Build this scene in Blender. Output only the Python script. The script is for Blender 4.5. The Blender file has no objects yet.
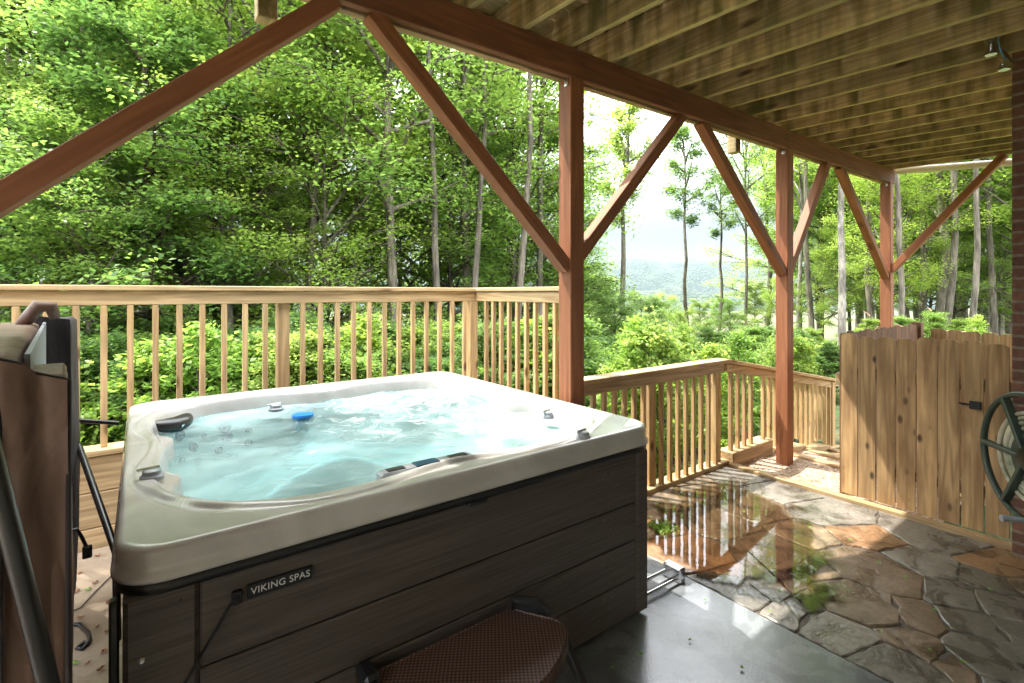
import bpy, bmesh, math, random
import numpy as np
from mathutils import Vector, Matrix, Euler
random.seed(7); RNG = np.random.default_rng(11)
S = bpy.context.scene; C = S.collection
PI = math.pi
# ------------------------------------------------------------------ camera model (floor of the patio is z = 0)
FPX = 498.5; HOR = 293.0; CAMH = 1.66; AZ = math.radians(53.3)
F = (math.cos(AZ), math.sin(AZ)); R = (math.sin(AZ), -math.cos(AZ))
def at_d(px, d):
    t = (px-512)/FPX
    return d*(F[0]+R[0]*t), d*(F[1]+R[1]*t)
def at_y(px, py, Y):
    t = (px-512)/FPX; d = Y/(F[1]+R[1]*t)
    return (d*(F[0]+R[0]*t), Y, CAMH-(py-HOR)*d/FPX)
def at_x(px, py, X):
    t = (px-512)/FPX; d = X/(F[0]+R[0]*t)
    return (X, d*(F[1]+R[1]*t), CAMH-(py-HOR)*d/FPX)
def at_z(px, py, Z=0.0):
    d = (CAMH-Z)*FPX/(py-HOR); x, y = at_d(px, d)
    return (x, y, Z)
cam_d = bpy.data.cameras.new('camera'); cam = bpy.data.objects.new('camera', cam_d); C.objects.link(cam)
cam.location = (0, 0, CAMH); cam.rotation_euler = (PI/2, 0, AZ-PI/2)
cam_d.sensor_width = 36; cam_d.lens = FPX/1024*36; cam_d.shift_y = -(341.5-HOR)/1024
cam_d.clip_start = .05; cam_d.clip_end = 20000
S.camera = cam

# ------------------------------------------------------------------ material helpers
def newmat(name):
    m = bpy.data.materials.new(name); m.use_nodes = True
    nt = m.node_tree; nt.nodes.clear()
    out = nt.nodes.new('ShaderNodeOutputMaterial')
    return m, nt, out
def N(nt, typ, **kw):
    n = nt.nodes.new('ShaderNode'+typ)
    for k, v in kw.items():
        if k in n.inputs: n.inputs[k].default_value = v
        else: setattr(n, k, v)
    return n
def L(nt, a, ao, b, bi): nt.links.new(a.outputs[ao], b.inputs[bi])
def ramp(nt, stops, interp='LINEAR'):
    r = nt.nodes.new('ShaderNodeValToRGB'); cr = r.color_ramp; cr.interpolation = interp
    while len(cr.elements) < len(stops): cr.elements.new(.5)
    for e, (p, c) in zip(cr.elements, stops):
        e.position = p; e.color = (c[0], c[1], c[2], 1) if hasattr(c, '__len__') else (c, c, c, 1)
    return r
def mixc(nt, fac, a, b, blend='MIX'):
    m = nt.nodes.new('ShaderNodeMix'); m.data_type = 'RGBA'; m.blend_type = blend
    for idx, v in ((0, fac), (6, a), (7, b)):
        if isinstance(v, tuple) and hasattr(v[0], 'outputs'): nt.links.new(v[0].outputs[v[1]], m.inputs[idx])
        elif isinstance(v, (int, float)) and idx == 0: m.inputs[0].default_value = v
        else: m.inputs[idx].default_value = (v[0], v[1], v[2], 1)
    return (m, 2)
def lk(nt, src, node, inp): nt.links.new(src[0].outputs[src[1]], node.inputs[inp])
def pbsdf(nt, out, **kw):
    p = nt.nodes.new('ShaderNodeBsdfPrincipled')
    for k, v in kw.items(): p.inputs[k.replace('_', ' ')].default_value = v
    nt.links.new(p.outputs[0], out.inputs[0]); return p
def objvec(nt, scale=(1, 1, 1), rnd=True, rot=(0, 0, 0)):
    tc = N(nt, 'TexCoord'); mp = N(nt, 'Mapping'); mp.inputs['Scale'].default_value = scale; mp.inputs['Rotation'].default_value = rot
    L(nt, tc, 'Object', mp, 'Vector')
    if rnd:
        oi = N(nt, 'ObjectInfo'); mu = N(nt, 'Math', operation='MULTIPLY'); mu.inputs[1].default_value = 57.0
        L(nt, oi, 'Random', mu, 0)
        ad = N(nt, 'VectorMath', operation='ADD'); L(nt, mp, 0, ad, 0); L(nt, mu, 0, ad, 1)
        return (ad, 0)
    return (mp, 0)

def wood(name, c1, c2, axis='Z', rough=.65, knots=True, stain=None, bump=.25, knotcol=(.09, .04, .015), var=.25, kt=.50, ks=5.5, grainc=.8):
    """grain stretched along one axis of the piece, with knots and board-to-board variation"""
    m, nt, out = newmat(name); p = pbsdf(nt, out, Roughness=rough)
    st = {'X': (1.2, 24, 24), 'Y': (24, 1.2, 24), 'Z': (24, 24, 1.2)}[axis]
    v = objvec(nt, st)
    n1 = N(nt, 'TexNoise'); n1.inputs['Scale'].default_value = 1.6; n1.inputs['Detail'].default_value = 6; n1.inputs['Distortion'].default_value = .5
    lk(nt, v, n1, 'Vector')
    st2 = {'X': (.5, 7, 7), 'Y': (7, .5, 7), 'Z': (7, 7, .5)}[axis]
    v2 = objvec(nt, st2)
    n2 = N(nt, 'TexNoise'); n2.inputs['Scale'].default_value = 1.0; n2.inputs['Detail'].default_value = 2
    lk(nt, v2, n2, 'Vector')
    w = N(nt, 'Math', operation='SINE'); mu = N(nt, 'Math', operation='MULTIPLY'); mu.inputs[1].default_value = 60
    L(nt, n2, 'Fac', mu, 0); L(nt, mu, 0, w, 0)
    r1 = ramp(nt, [(.3, c2), (.62, c1)]); L(nt, n1, 'Fac', r1, 0)
    r2 = ramp(nt, [(0, .68), (1, 1.0)]); mr = N(nt, 'MapRange'); mr.inputs[1].default_value = -1; L(nt, w, 0, mr, 0); L(nt, mr, 0, r2, 0)
    col = mixc(nt, grainc, (r1, 0), (r2, 0), 'MULTIPLY')
    oi = N(nt, 'ObjectInfo'); rv = ramp(nt, [(0, 1-var), (1, 1+var*.4)]); L(nt, oi, 'Random', rv, 0)
    col = mixc(nt, 1.0, col, (rv, 0), 'MULTIPLY')
    if knots:
        st3 = {'X': (.45, 1.4, 1.4), 'Y': (1.4, .45, 1.4), 'Z': (1.4, 1.4, .7)}[axis]
        v3 = objvec(nt, st3)
        vo = N(nt, 'TexVoronoi'); vo.inputs['Scale'].default_value = ks; lk(nt, v3, vo, 'Vector')
        kr = ramp(nt, [(.09, 1), (.17, .5), (.23, 0)]); L(nt, vo, 'Distance', kr, 0)
        se = N(nt, 'SeparateColor'); L(nt, vo, 'Color', se, 0)
        gt = N(nt, 'Math', operation='GREATER_THAN'); gt.inputs[1].default_value = kt; L(nt, se, 0, gt, 0)
        mm = N(nt, 'Math', operation='MULTIPLY'); L(nt, kr, 0, mm, 0); L(nt, gt, 0, mm, 1)
        col = mixc(nt, (mm, 0), col, knotcol)
    if stain:
        v4 = objvec(nt, (2.2, 2.2, .45) if axis != 'X' else (1, 1, 1))
        n4 = N(nt, 'TexNoise'); n4.inputs['Scale'].default_value = 4.5; n4.inputs['Detail'].default_value = 5; lk(nt, v4, n4, 'Vector')
        sr = ramp(nt, [(.42, 0), (.68, .85)]); L(nt, n4, 'Fac', sr, 0)
        col = mixc(nt, (sr, 0), col, stain)
    lk(nt, col, p, 'Base Color')
    b = N(nt, 'Bump'); b.inputs['Strength'].default_value = bump; b.inputs['Distance'].default_value = .004
    L(nt, n1, 'Fac', b, 'Height'); L(nt, b, 0, p, 'Normal')
    return m

def plain(name, col, rough=.5, metal=0, bump=0, bscale=60, var=0, coat=0):
    m, nt, out = newmat(name); p = pbsdf(nt, out, Roughness=rough, Metallic=metal)
    p.inputs['Coat Weight'].default_value = coat
    v = objvec(nt); n = N(nt, 'TexNoise'); n.inputs['Scale'].default_value = bscale; n.inputs['Detail'].default_value = 4; lk(nt, v, n, 'Vector')
    lo = tuple(c*(1-var-.06) for c in col); hi = tuple(min(1, c*(1+var+.04)) for c in col)
    r = ramp(nt, [(.3, lo), (.7, hi)]); L(nt, n, 'Fac', r, 0); L(nt, r, 0, p, 'Base Color')
    if bump:
        b = N(nt, 'Bump'); b.inputs['Strength'].default_value = bump; b.inputs['Distance'].default_value = .003
        L(nt, n, 'Fac', b, 'Height'); L(nt, b, 0, p, 'Normal')
    return m

M = {}
PINE1, PINE2 = (.68, .49, .26), (.50, .33, .16)
M['pineX'] = wood('new_pine_x', PINE1, PINE2, 'X', knotcol=(.16, .08, .035), var=.14)
M['pineY'] = wood('new_pine_y', PINE1, PINE2, 'Y', knotcol=(.16, .08, .035), var=.14)
M['pineZ'] = wood('new_pine_z', (.68, .47, .24), (.50, .32, .14), 'Z', var=.2, knotcol=(.16, .08, .03))
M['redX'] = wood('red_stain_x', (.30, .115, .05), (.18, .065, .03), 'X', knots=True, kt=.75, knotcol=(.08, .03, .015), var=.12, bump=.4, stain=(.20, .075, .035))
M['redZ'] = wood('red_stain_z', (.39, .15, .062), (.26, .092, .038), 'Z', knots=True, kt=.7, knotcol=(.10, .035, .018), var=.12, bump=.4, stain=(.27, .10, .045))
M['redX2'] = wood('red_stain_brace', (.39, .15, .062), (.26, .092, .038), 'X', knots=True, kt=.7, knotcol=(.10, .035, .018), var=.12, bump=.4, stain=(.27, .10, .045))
M['redB'] = plain('red_stain', (.26, .092, .045), .6, bump=.15, bscale=18, var=.15)
M['joist'] = wood('aged_joist', (.68, .50, .25), (.48, .34, .16), 'Y', stain=(.12, .105, .03), knotcol=(.07, .035, .015), var=.4, grainc=.9)
M['joistbounce'] = wood('joist_painted_bounce', (.66, .56, .26), (.48, .38, .15), 'Y', knots=False, stain=(.34, .30, .10))  # paler joist undersides: light bounced off the floor painted in, on less stained wood
M['decking'] = wood('aged_decking', (.60, .40, .20), (.38, .26, .11), 'X', stain=(.24, .20, .07), var=.2)
M['fenceZ'] = wood('fence_pine', (.68, .44, .21), (.44, .26, .11), 'Z', stain=(.22, .12, .05), var=.30, knotcol=(.03, .015, .008), kt=.30, ks=8.0)
M['fenceY'] = wood('fence_rail', (.55, .36, .18), (.38, .23, .1), 'Y', var=.2)
M['brownfenceZ'] = wood('brown_fence', (.27, .14, .07), (.17, .085, .04), 'Z', var=.3)
M['timberX'] = wood('timber_x', (.56, .40, .22), (.38, .25, .12), 'X', var=.15, knotcol=(.10, .05, .02))
M['timberY'] = wood('timber_y', (.56, .39, .2), (.40, .25, .12), 'Y', var=.15)
M['black'] = plain('black_plastic', (.012, .013, .015), .38, bump=.1)
M['blackmetal'] = plain('black_metal', (.014, .014, .014), .35, .0, coat=.3)
M['chrome'] = plain('brushed_metal', (.62, .63, .65), .22, 1)
M['greyplastic'] = plain('grey_plastic', (.30, .32, .35), .3)
M['bluecap'] = plain('blue_plastic', (.015, .20, .62), .3)
M['palebody'] = plain('pale_plastic', (.55, .75, .85), .35)
M['silver'] = plain('silver_foil', (.24, .25, .27), .6, .1, bump=.4, bscale=25, var=.08)
M['jet'] = plain('jet_blue', (.008, .045, .085), .3)
M['white'] = plain('white_pvc', (.75, .74, .70), .5, var=.05)
M['green_plastic'] = plain('dark_green_plastic', (.045, .065, .05), .42, bump=.1)
M['bluecable'] = plain('blue_cable', (.10, .30, .48), .5)
M['letter'] = plain('letter_silver', (.7, .7, .7), .4)

# shell: cream acrylic
def mk_shell():
    m, nt, out = newmat('pearl_acrylic'); p = pbsdf(nt, out, Roughness=.24)
    v = objvec(nt, rnd=False)
    n = N(nt, 'TexNoise'); n.inputs['Scale'].default_value = 2.2; n.inputs['Detail'].default_value = 6; n.inputs['Distortion'].default_value = 2.0; lk(nt, v, n, 'Vector')
    r = ramp(nt, [(.35, (.44, .42, .395)), (.65, (.55, .535, .51))]); L(nt, n, 'Fac', r, 0); L(nt, r, 0, p, 'Base Color')
    p.inputs['Coat Weight'].default_value = .5; p.inputs['Coat Roughness'].default_value = .08
    return m
M['shell'] = mk_shell()
def mk_water():
    m, nt, out = newmat('tub_water')
    v = objvec(nt, rnd=False)
    n = N(nt, 'TexNoise'); n.inputs['Scale'].default_value = 8; n.inputs['Detail'].default_value = 5; n.inputs['Distortion'].default_value = 1.5; lk(nt, v, n, 'Vector')
    b = N(nt, 'Bump'); b.inputs['Strength'].default_value = .6; b.inputs['Distance'].default_value = .03; L(nt, n, 'Fac', b, 'Height')
    tr = N(nt, 'BsdfTransparent'); tr.inputs[0].default_value = (.60, .88, .90, 1)
    gl = N(nt, 'BsdfGlossy'); gl.inputs['Roughness'].default_value = .03; L(nt, b, 0, gl, 'Normal')
    fr = N(nt, 'Fresnel'); fr.inputs['IOR'].default_value = 1.33; L(nt, b, 0, fr, 'Normal')
    mx = N(nt, 'MixShader'); L(nt, fr, 0, mx, 0); L(nt, tr, 0, mx, 1); L(nt, gl, 0, mx, 2)
    # suspended bubbles: milky scattering in the body of the water
    df = N(nt, 'BsdfDiffuse'); df.inputs[0].default_value = (.62, .86, .87, 1)
    g0 = N(nt, 'TexNoise'); g0.inputs['Scale'].default_value = 1.7; g0.inputs['Detail'].default_value = 3; lk(nt, v, g0, 'Vector')
    gr = ramp(nt, [(.35, .06), (.65, .38)]); L(nt, g0, 'Fac', gr, 0)
    m1 = N(nt, 'MixShader'); L(nt, gr, 0, m1, 0); L(nt, mx, 0, m1, 1); L(nt, df, 0, m1, 2)
    # foam with surface reflections painted in, as white streaks in the far right corner
    fm = N(nt, 'BsdfDiffuse'); fm.inputs[0].default_value = (.82, .86, .86, 1)
    w = N(nt, 'TexNoise'); w.inputs['Scale'].default_value = 8; w.inputs['Detail'].default_value = 10; w.inputs['Roughness'].default_value = .68; w.inputs['Distortion'].default_value = 1.6; lk(nt, v, w, 'Vector')
    wr = ramp(nt, [(.52, 0), (.58, .35), (.68, .8)]); L(nt, w, 'Fac', wr, 0)
    sx = N(nt, 'SeparateXYZ'); lk(nt, v, sx, 0)
    vd = N(nt, 'VectorMath', operation='DISTANCE'); lk(nt, v, vd, 0); vd.inputs[1].default_value = (1.55, 3.1, .86)
    dr = ramp(nt, [(.15, .95), (1.0, 0)]); L(nt, vd, 'Value', dr, 0)
    mu = N(nt, 'Math', operation='MULTIPLY'); L(nt, wr, 0, mu, 0); L(nt, dr, 0, mu, 1)
    m2 = N(nt, 'MixShader'); L(nt, mu, 0, m2, 0); L(nt, m1, 0, m2, 1); L(nt, fm, 0, m2, 2)
    L(nt, m2, 0, out, 0)
    return m
M['water'] = mk_water()
def mk_basin():
    m, nt, out = newmat('basin_acrylic'); p = pbsdf(nt, out, Roughness=.35)
    g = N(nt, 'NewGeometry'); sx = N(nt, 'SeparateXYZ'); L(nt, g, 'Position', sx, 0)
    p.inputs['Base Color'].default_value = (.80, .88, .87, 1)
    return m
M['cabinet'] = None
def mk_cabinet():
    m, nt, out = newmat('composite_cabinet'); p = pbsdf(nt, out, Roughness=.55)
    v = objvec(nt, (1.2, 10, 40)); n = N(nt, 'TexNoise'); n.inputs['Scale'].default_value = 2.5; n.inputs['Detail'].default_value = 6; lk(nt, v, n, 'Vector')
    r = ramp(nt, [(.3, (.052, .041, .035)), (.7, (.105, .085, .073))]); L(nt, n, 'Fac', r, 0)
    v2 = objvec(nt, (1, 1, .45), rnd=False); vo = N(nt, 'TexVoronoi'); vo.inputs['Scale'].default_value = 38; lk(nt, v2, vo, 'Vector')
    vr = ramp(nt, [(.10, 1), (.2, 0)]); L(nt, vo, 'Distance', vr, 0)
    nn = N(nt, 'TexNoise'); nn.inputs['Scale'].default_value = 2.2; nn.inputs['Detail'].default_value = 4; lk(nt, v2, nn, 'Vector')
    nr = ramp(nt, [(.56, 0), (.70, .5)]); L(nt, nn, 'Fac', nr, 0)
    mu = N(nt, 'Math', operation='MULTIPLY'); L(nt, vr, 0, mu, 0); L(nt, nr, 0, mu, 1)
    c = mixc(nt, (mu, 0), (r, 0), (.30, .28, .25)); lk(nt, c, p, 'Base Color')
    b = N(nt, 'Bump'); b.inputs['Strength'].default_value = .25; b.inputs['Distance'].default_value = .003; L(nt, n, 'Fac', b, 'Height'); L(nt, b, 0, p, 'Normal')
    return m
M['cabinet'] = mk_cabinet()
def mk_vinyl(name, c, rough=.5):
    m, nt, out = newmat(name); p = pbsdf(nt, out, Roughness=rough)
    v = objvec(nt, rnd=False); n = N(nt, 'TexNoise'); n.inputs['Scale'].default_value = 5; n.inputs['Detail'].default_value = 6; lk(nt, v, n, 'Vector')
    r = ramp(nt, [(.3, tuple(x*.8 for x in c)), (.7, tuple(x*1.2 for x in c))]); L(nt, n, 'Fac', r, 0); L(nt, r, 0, p, 'Base Color')
    n2 = N(nt, 'TexNoise'); n2.inputs['Scale'].default_value = 260; lk(nt, v, n2, 'Vector')
    v3 = objvec(nt, (2, 2, 1.3), rnd=False); n3 = N(nt, 'TexNoise'); n3.inputs['Scale'].default_value = 2.6; n3.inputs['Detail'].default_value = 3; n3.inputs['Distortion'].default_value = .8; lk(nt, v3, n3, 'Vector')
    b = N(nt, 'Bump'); b.inputs['Strength'].default_value = .12; b.inputs['Distance'].default_value = .001; L(nt, n2, 'Fac', b, 'Height')
    b2 = N(nt, 'Bump'); b2.inputs['Strength'].default_value = .5; b2.inputs['Distance'].default_value = .05; L(nt, n3, 'Fac', b2, 'Height'); L(nt, b, 0, b2, 'Normal')
    L(nt, b2, 0, p, 'Normal'); return m
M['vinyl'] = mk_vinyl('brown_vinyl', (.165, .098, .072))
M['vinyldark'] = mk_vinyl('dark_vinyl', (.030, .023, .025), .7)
def mk_concrete():
    m, nt, out = newmat('damp_concrete'); p = pbsdf(nt, out)
    v = (N(nt, 'NewGeometry'), 0)
    n = N(nt, 'TexNoise'); n.inputs['Scale'].default_value = 1.6; n.inputs['Detail'].default_value = 8; lk(nt, v, n, 'Vector')
    f = N(nt, 'TexNoise'); f.inputs['Scale'].default_value = 90; f.inputs['Detail'].default_value = 4; lk(nt, v, f, 'Vector')
    r = ramp(nt, [(.3, (.15, .165, .18)), (.7, (.26, .275, .285))]); L(nt, n, 'Fac', r, 0)
    r2 = ramp(nt, [(.3, .8), (.7, 1.1)]); L(nt, f, 'Fac', r2, 0)
    c = mixc(nt, 1, (r, 0), (r2, 0), 'MULTIPLY')
    st_ = N(nt, 'TexNoise'); st_.inputs['Scale'].default_value = 4.5; st_.inputs['Detail'].default_value = 9; st_.inputs['Distortion'].default_value = 1.5; lk(nt, v, st_, 'Vector')
    sr_ = ramp(nt, [(.48, 0), (.54, .5), (.7, .7)]); L(nt, st_, 'Fac', sr_, 0); c = mixc(nt, (sr_, 0), c, (.09, .10, .11))
    # dry, paler, leaf-stained strip left of the tub
    sx = N(nt, 'SeparateXYZ'); lk(nt, v, sx, 0)
    mr = N(nt, 'MapRange'); mr.inputs[1].default_value = .05; mr.inputs[2].default_value = -.1; L(nt, sx, 0, mr, 0)
    c = mixc(nt, (mr, 0), c, mixc(nt, (st_, 0), (.20, .15, .11), (.40, .32, .24)))
    lk(nt, c, p, 'Base Color')
    rr = ramp(nt, [(.35, .10), (.65, .34)]); L(nt, n, 'Fac', rr, 0); L(nt, rr, 0, p, 'Roughness')
    b = N(nt, 'Bump'); b.inputs['Strength'].default_value = .35; b.inputs['Distance'].default_value = .002; L(nt, f, 'Fac', b, 'Height'); L(nt, b, 0, p, 'Normal')
    return m
M['concrete'] = mk_concrete()
def mk_stone():
    m, nt, out = newmat('flagstone'); p = pbsdf(nt, out)
    v = objvec(nt, rnd=False)
    at = N(nt, 'Attribute'); at.attribute_name = 'stone_col'
    n = N(nt, 'TexNoise'); n.inputs['Scale'].default_value = 5; n.inputs['Detail'].default_value = 9; n.inputs['Distortion'].default_value = 1; lk(nt, v, n, 'Vector')
    f = N(nt, 'TexNoise'); f.inputs['Scale'].default_value = 45; f.inputs['Detail'].default_value = 6; lk(nt, v, f, 'Vector')
    r = ramp(nt, [(.30, .40), (.5, .95), (.70, 1.55)]); L(nt, n, 'Fac', r, 0)
    r2 = ramp(nt, [(.3, .75), (.7, 1.2)]); L(nt, f, 'Fac', r2, 0)
    c = mixc(nt, 1, (at, 0), (r, 0), 'MULTIPLY'); c = mixc(nt, 1, c, (r2, 0), 'MULTIPLY')
    lk(nt, c, p, 'Base Color')
    rr = ramp(nt, [(.35, .18), (.65, .48)]); L(nt, n, 'Fac', rr, 0); L(nt, rr, 0, p, 'Roughness')
    ad = N(nt, 'Math', operation='ADD'); L(nt, n, 'Fac', ad, 0)
    f2 = N(nt, 'Math', operation='MULTIPLY'); f2.inputs[1].default_value = .25; L(nt, f, 'Fac', f2, 0); L(nt, f2, 0, ad, 1)
    b = N(nt, 'Bump'); b.inputs['Strength'].default_value = .6; b.inputs['Distance'].default_value = .02; L(nt, ad, 0, b, 'Height'); L(nt, b, 0, p, 'Normal')
    return m
M['stone'] = mk_stone()
M['mortar'] = plain('mortar', (.085, .068, .052), .75, bump=.8, bscale=40, var=.25)
def mk_puddle():
    m, nt, out = newmat('rain_water')
    tr = N(nt, 'BsdfTransparent'); tr.inputs[0].default_value = (.62, .56, .48, 1)
    gl = N(nt, 'BsdfGlossy'); gl.inputs['Roughness'].default_value = .03
    fr = N(nt, 'Fresnel'); fr.inputs['IOR'].default_value = 1.62
    mx = N(nt, 'MixShader'); L(nt, fr, 0, mx, 0); L(nt, tr, 0, mx, 1); L(nt, gl, 0, mx, 2)
    g = N(nt, 'NewGeometry'); n = N(nt, 'TexNoise'); n.inputs['Scale'].default_value = 4.5; n.inputs['Detail'].default_value = 7; L(nt, g, 'Position', n, 'Vector')
    at = N(nt, 'Attribute'); at.attribute_name = 'edge'; a = N(nt, 'Math', operation='MULTIPLY_ADD'); a.inputs[1].default_value = -1.1; L(nt, n, 'Fac', a, 0); L(nt, at, 'Fac', a, 2)
    r = ramp(nt, [(0, 0), (.13, 1)]); mr = N(nt, 'MapRange'); mr.inputs[1].default_value = -.42; mr.inputs[2].default_value = .45; L(nt, a, 0, mr, 0); L(nt, mr, 0, r, 0)
    dry = N(nt, 'BsdfTransparent'); m2 = N(nt, 'MixShader'); L(nt, r, 0, m2, 0); L(nt, dry, 0, m2, 1); L(nt, mx, 0, m2, 2); L(nt, m2, 0, out, 0)
    n2 = N(nt, 'TexNoise'); n2.inputs['Scale'].default_value = 7; n2.inputs['Detail'].default_value = 3; L(nt, g, 'Position', n2, 'Vector'); b = N(nt, 'Bump'); b.inputs['Strength'].default_value = .05; b.inputs['Distance'].default_value = .01; L(nt, n2, 'Fac', b, 'Height'); L(nt, b, 0, gl, 'Normal')
    return m
M['puddle'] = mk_puddle()
def mk_brick():
    m, nt, out = newmat('dark_brick'); p = pbsdf(nt, out, Roughness=.7)
    g = N(nt, 'NewGeometry'); sx = N(nt, 'SeparateXYZ'); L(nt, g, 'Position', sx, 0)
    ad = N(nt, 'Math', operation='ADD'); L(nt, sx, 0, ad, 0); L(nt, sx, 1, ad, 1)
    cx = N(nt, 'CombineXYZ'); L(nt, ad, 0, cx, 0); L(nt, sx, 2, cx, 1)
    bt = N(nt, 'TexBrick'); L(nt, cx, 0, bt, 'Vector')
    bt.inputs['Color1'].default_value = (.20, .085, .05, 1); bt.inputs['Color2'].default_value = (.10, .042, .028, 1); bt.inputs['Mortar'].default_value = (.22, .17, .12, 1)
    bt.inputs['Scale'].default_value = 1; bt.inputs['Mortar Size'].default_value = .009; bt.inputs['Brick Width'].default_value = .21; bt.inputs['Row Height'].default_value = .073
    n = N(nt, 'TexNoise'); n.inputs['Scale'].default_value = 30; n.inputs['Detail'].default_value = 5; L(nt, g, 'Position', n, 'Vector')
    r = ramp(nt, [(.3, .7), (.7, 1.2)]); L(nt, n, 'Fac', r, 0)
    c = mixc(nt, 1, (bt, 0), (r, 0), 'MULTIPLY'); lk(nt, c, p, 'Base Color')
    b = N(nt, 'Bump'); b.inputs['Strength'].default_value = .6; b.inputs['Distance'].default_value = .006; b.invert = True; L(nt, bt, 'Fac', b, 'Height'); L(nt, b, 0, p, 'Normal')
    return m
M['brick'] = mk_brick()
M['siding'] = plain('pale_render', (.80, .77, .70), .8, bump=.3)
def mk_gravel():
    m, nt, out = newmat('pea_gravel'); p = pbsdf(nt, out, Roughness=.7)
    v = objvec(nt, rnd=False); vo = N(nt, 'TexVoronoi'); vo.inputs['Scale'].default_value = 55; lk(nt, v, vo, 'Vector')
    se = N(nt, 'SeparateColor'); L(nt, vo, 'Color', se, 0)
    r = ramp(nt, [(0, (.22, .13, .08)), (.4, (.40, .27, .17)), (.75, (.52, .40, .29)), (1, (.62, .52, .42))]); L(nt, se, 0, r, 0); L(nt, r, 0, p, 'Base Color')
    b = N(nt, 'Bump'); b.inputs['Strength'].default_value = 1; b.inputs['Distance'].default_value = .012; b.invert = True; L(nt, vo, 'Distance', b, 'Height'); L(nt, b, 0, p, 'Normal')
    return m
M['gravel'] = mk_gravel()
def mk_ground():
    m, nt, out = newmat('forest_floor'); p = pbsdf(nt, out, Roughness=.9)
    g = N(nt, 'NewGeometry')
    n = N(nt, 'TexNoise'); n.inputs['Scale'].default_value = .6; n.inputs['Detail'].default_value = 10; L(nt, g, 'Position', n, 'Vector')
    f = N(nt, 'TexNoise'); f.inputs['Scale'].default_value = 14; f.inputs['Detail'].default_value = 5; L(nt, g, 'Position', f, 'Vector')
    r = ramp(nt, [(.35, (.12, .075, .04)), (.5, (.07, .075, .025)), (.65, (.05, .10, .02))]); L(nt, n, 'Fac', r, 0)
    r2 = ramp(nt, [(.3, .6), (.7, 1.4)]); L(nt, f, 'Fac', r2, 0)
    c = mixc(nt, 1, (r, 0), (r2, 0), 'MULTIPLY'); lk(nt, c, p, 'Base Color')
    b = N(nt, 'Bump'); b.inputs['Strength'].default_value = .8; b.inputs['Distance'].default_value = .08; L(nt, f, 'Fac', b, 'Height'); L(nt, b, 0, p, 'Normal')
    return m
M['ground'] = mk_ground()
def mk_hill():
    m, nt, out = newmat('wooded_hill'); p = pbsdf(nt, out, Roughness=.95)
    g = N(nt, 'NewGeometry')
    n = N(nt, 'TexNoise'); n.inputs['Scale'].default_value = .008; n.inputs['Detail'].default_value = 12; L(nt, g, 'Position', n, 'Vector')
    f = N(nt, 'TexVoronoi'); f.inputs['Scale'].default_value = .07; L(nt, g, 'Position', f, 'Vector')
    r = ramp(nt, [(.35, (.02, .04, .025)), (.6, (.045, .07, .04)), (.75, (.08, .11, .06))]); L(nt, n, 'Fac', r, 0)
    r2 = ramp(nt, [(0, 1.3), (.7, .5)]); L(nt, f, 'Distance', r2, 0)
    c = mixc(nt, 1, (r, 0), (r2, 0), 'MULTIPLY'); lk(nt, c, p, 'Base Color')
    b = N(nt, 'Bump'); b.inputs['Strength'].default_value = 1; b.inputs['Distance'].default_value = 8; b.invert = True; L(nt, f, 'Distance', b, 'Height'); L(nt, b, 0, p, 'Normal')
    return m
M['hill'] = mk_hill()
def mk_bark(name, c1, c2):
    m, nt, out = newmat(name); p = pbsdf(nt, out, Roughness=.85)
    v = objvec(nt, (1, 1, .25)); n = N(nt, 'TexNoise'); n.inputs['Scale'].default_value = 14; n.inputs['Detail'].default_value = 7; lk(nt, v, n, 'Vector')
    v2 = objvec(nt, (1, 1, .7)); n2 = N(nt, 'TexNoise'); n2.inputs['Scale'].default_value = 2.2; n2.inputs['Detail'].default_value = 4; lk(nt, v2, n2, 'Vector')
    r = ramp(nt, [(.35, c2), (.65, c1)]); L(nt, n, 'Fac', r, 0)
    r2 = ramp(nt, [(.4, .6), (.6, 1.25)]); L(nt, n2, 'Fac', r2, 0)
    c = mixc(nt, 1, (r, 0), (r2, 0), 'MULTIPLY'); lk(nt, c, p, 'Base Color')
    b = N(nt, 'Bump'); b.inputs['Strength'].default_value = .7; b.inputs['Distance'].default_value = .02; L(nt, n, 'Fac', b, 'Height'); L(nt, b, 0, p, 'Normal')
    return m
M['bark'] = mk_bark('grey_bark', (.19, .165, .13), (.085, .07, .05))
M['barkpale'] = mk_bark('pale_bark', (.30, .275, .24), (.16, .14, .115))
M['barkdark'] = mk_bark('dark_bark', (.11, .085, .06), (.05, .04, .028))
def mk_leaf(name, dark, mid, light, tr):
    m, nt, out = newmat(name)
    at = N(nt, 'Attribute'); at.attribute_name = 'leaf_tint'
    oi = N(nt, 'ObjectInfo'); ho = ramp(nt, [(0, (.85, .92, .9)), (1, (1.15, 1.05, 1.0))]); L(nt, oi, 'Random', ho, 0)
    r = ramp(nt, [(0, dark), (.5, mid), (1, light)]); L(nt, at, 'Fac', r, 0)
    c = mixc(nt, 1, (r, 0), (ho, 0), 'MULTIPLY')
    p = N(nt, 'BsdfPrincipled'); p.inputs['Roughness'].default_value = .45; p.inputs['Specular IOR Level'].default_value = .35; lk(nt, c, p, 'Base Color')
    t = N(nt, 'BsdfTranslucent'); ct = mixc(nt, 1, c, tr, 'MULTIPLY'); lk(nt, ct, t, 'Color')
    a = N(nt, 'MixShader'); a.inputs[0].default_value = .58
    L(nt, p, 0, a, 1); L(nt, t, 0, a, 2); L(nt, a, 0, out, 0)
    return m
M['leaf'] = mk_leaf('leaf_green', (.11, .19, .055), (.20, .30, .08), (.33, .43, .11), (1.75, 1.7, 1.3))
M['leafbright'] = mk_leaf('leaf_bright', (.14, .24, .055), (.24, .36, .075), (.37, .48, .12), (1.55, 1.55, 1.2))
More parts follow.
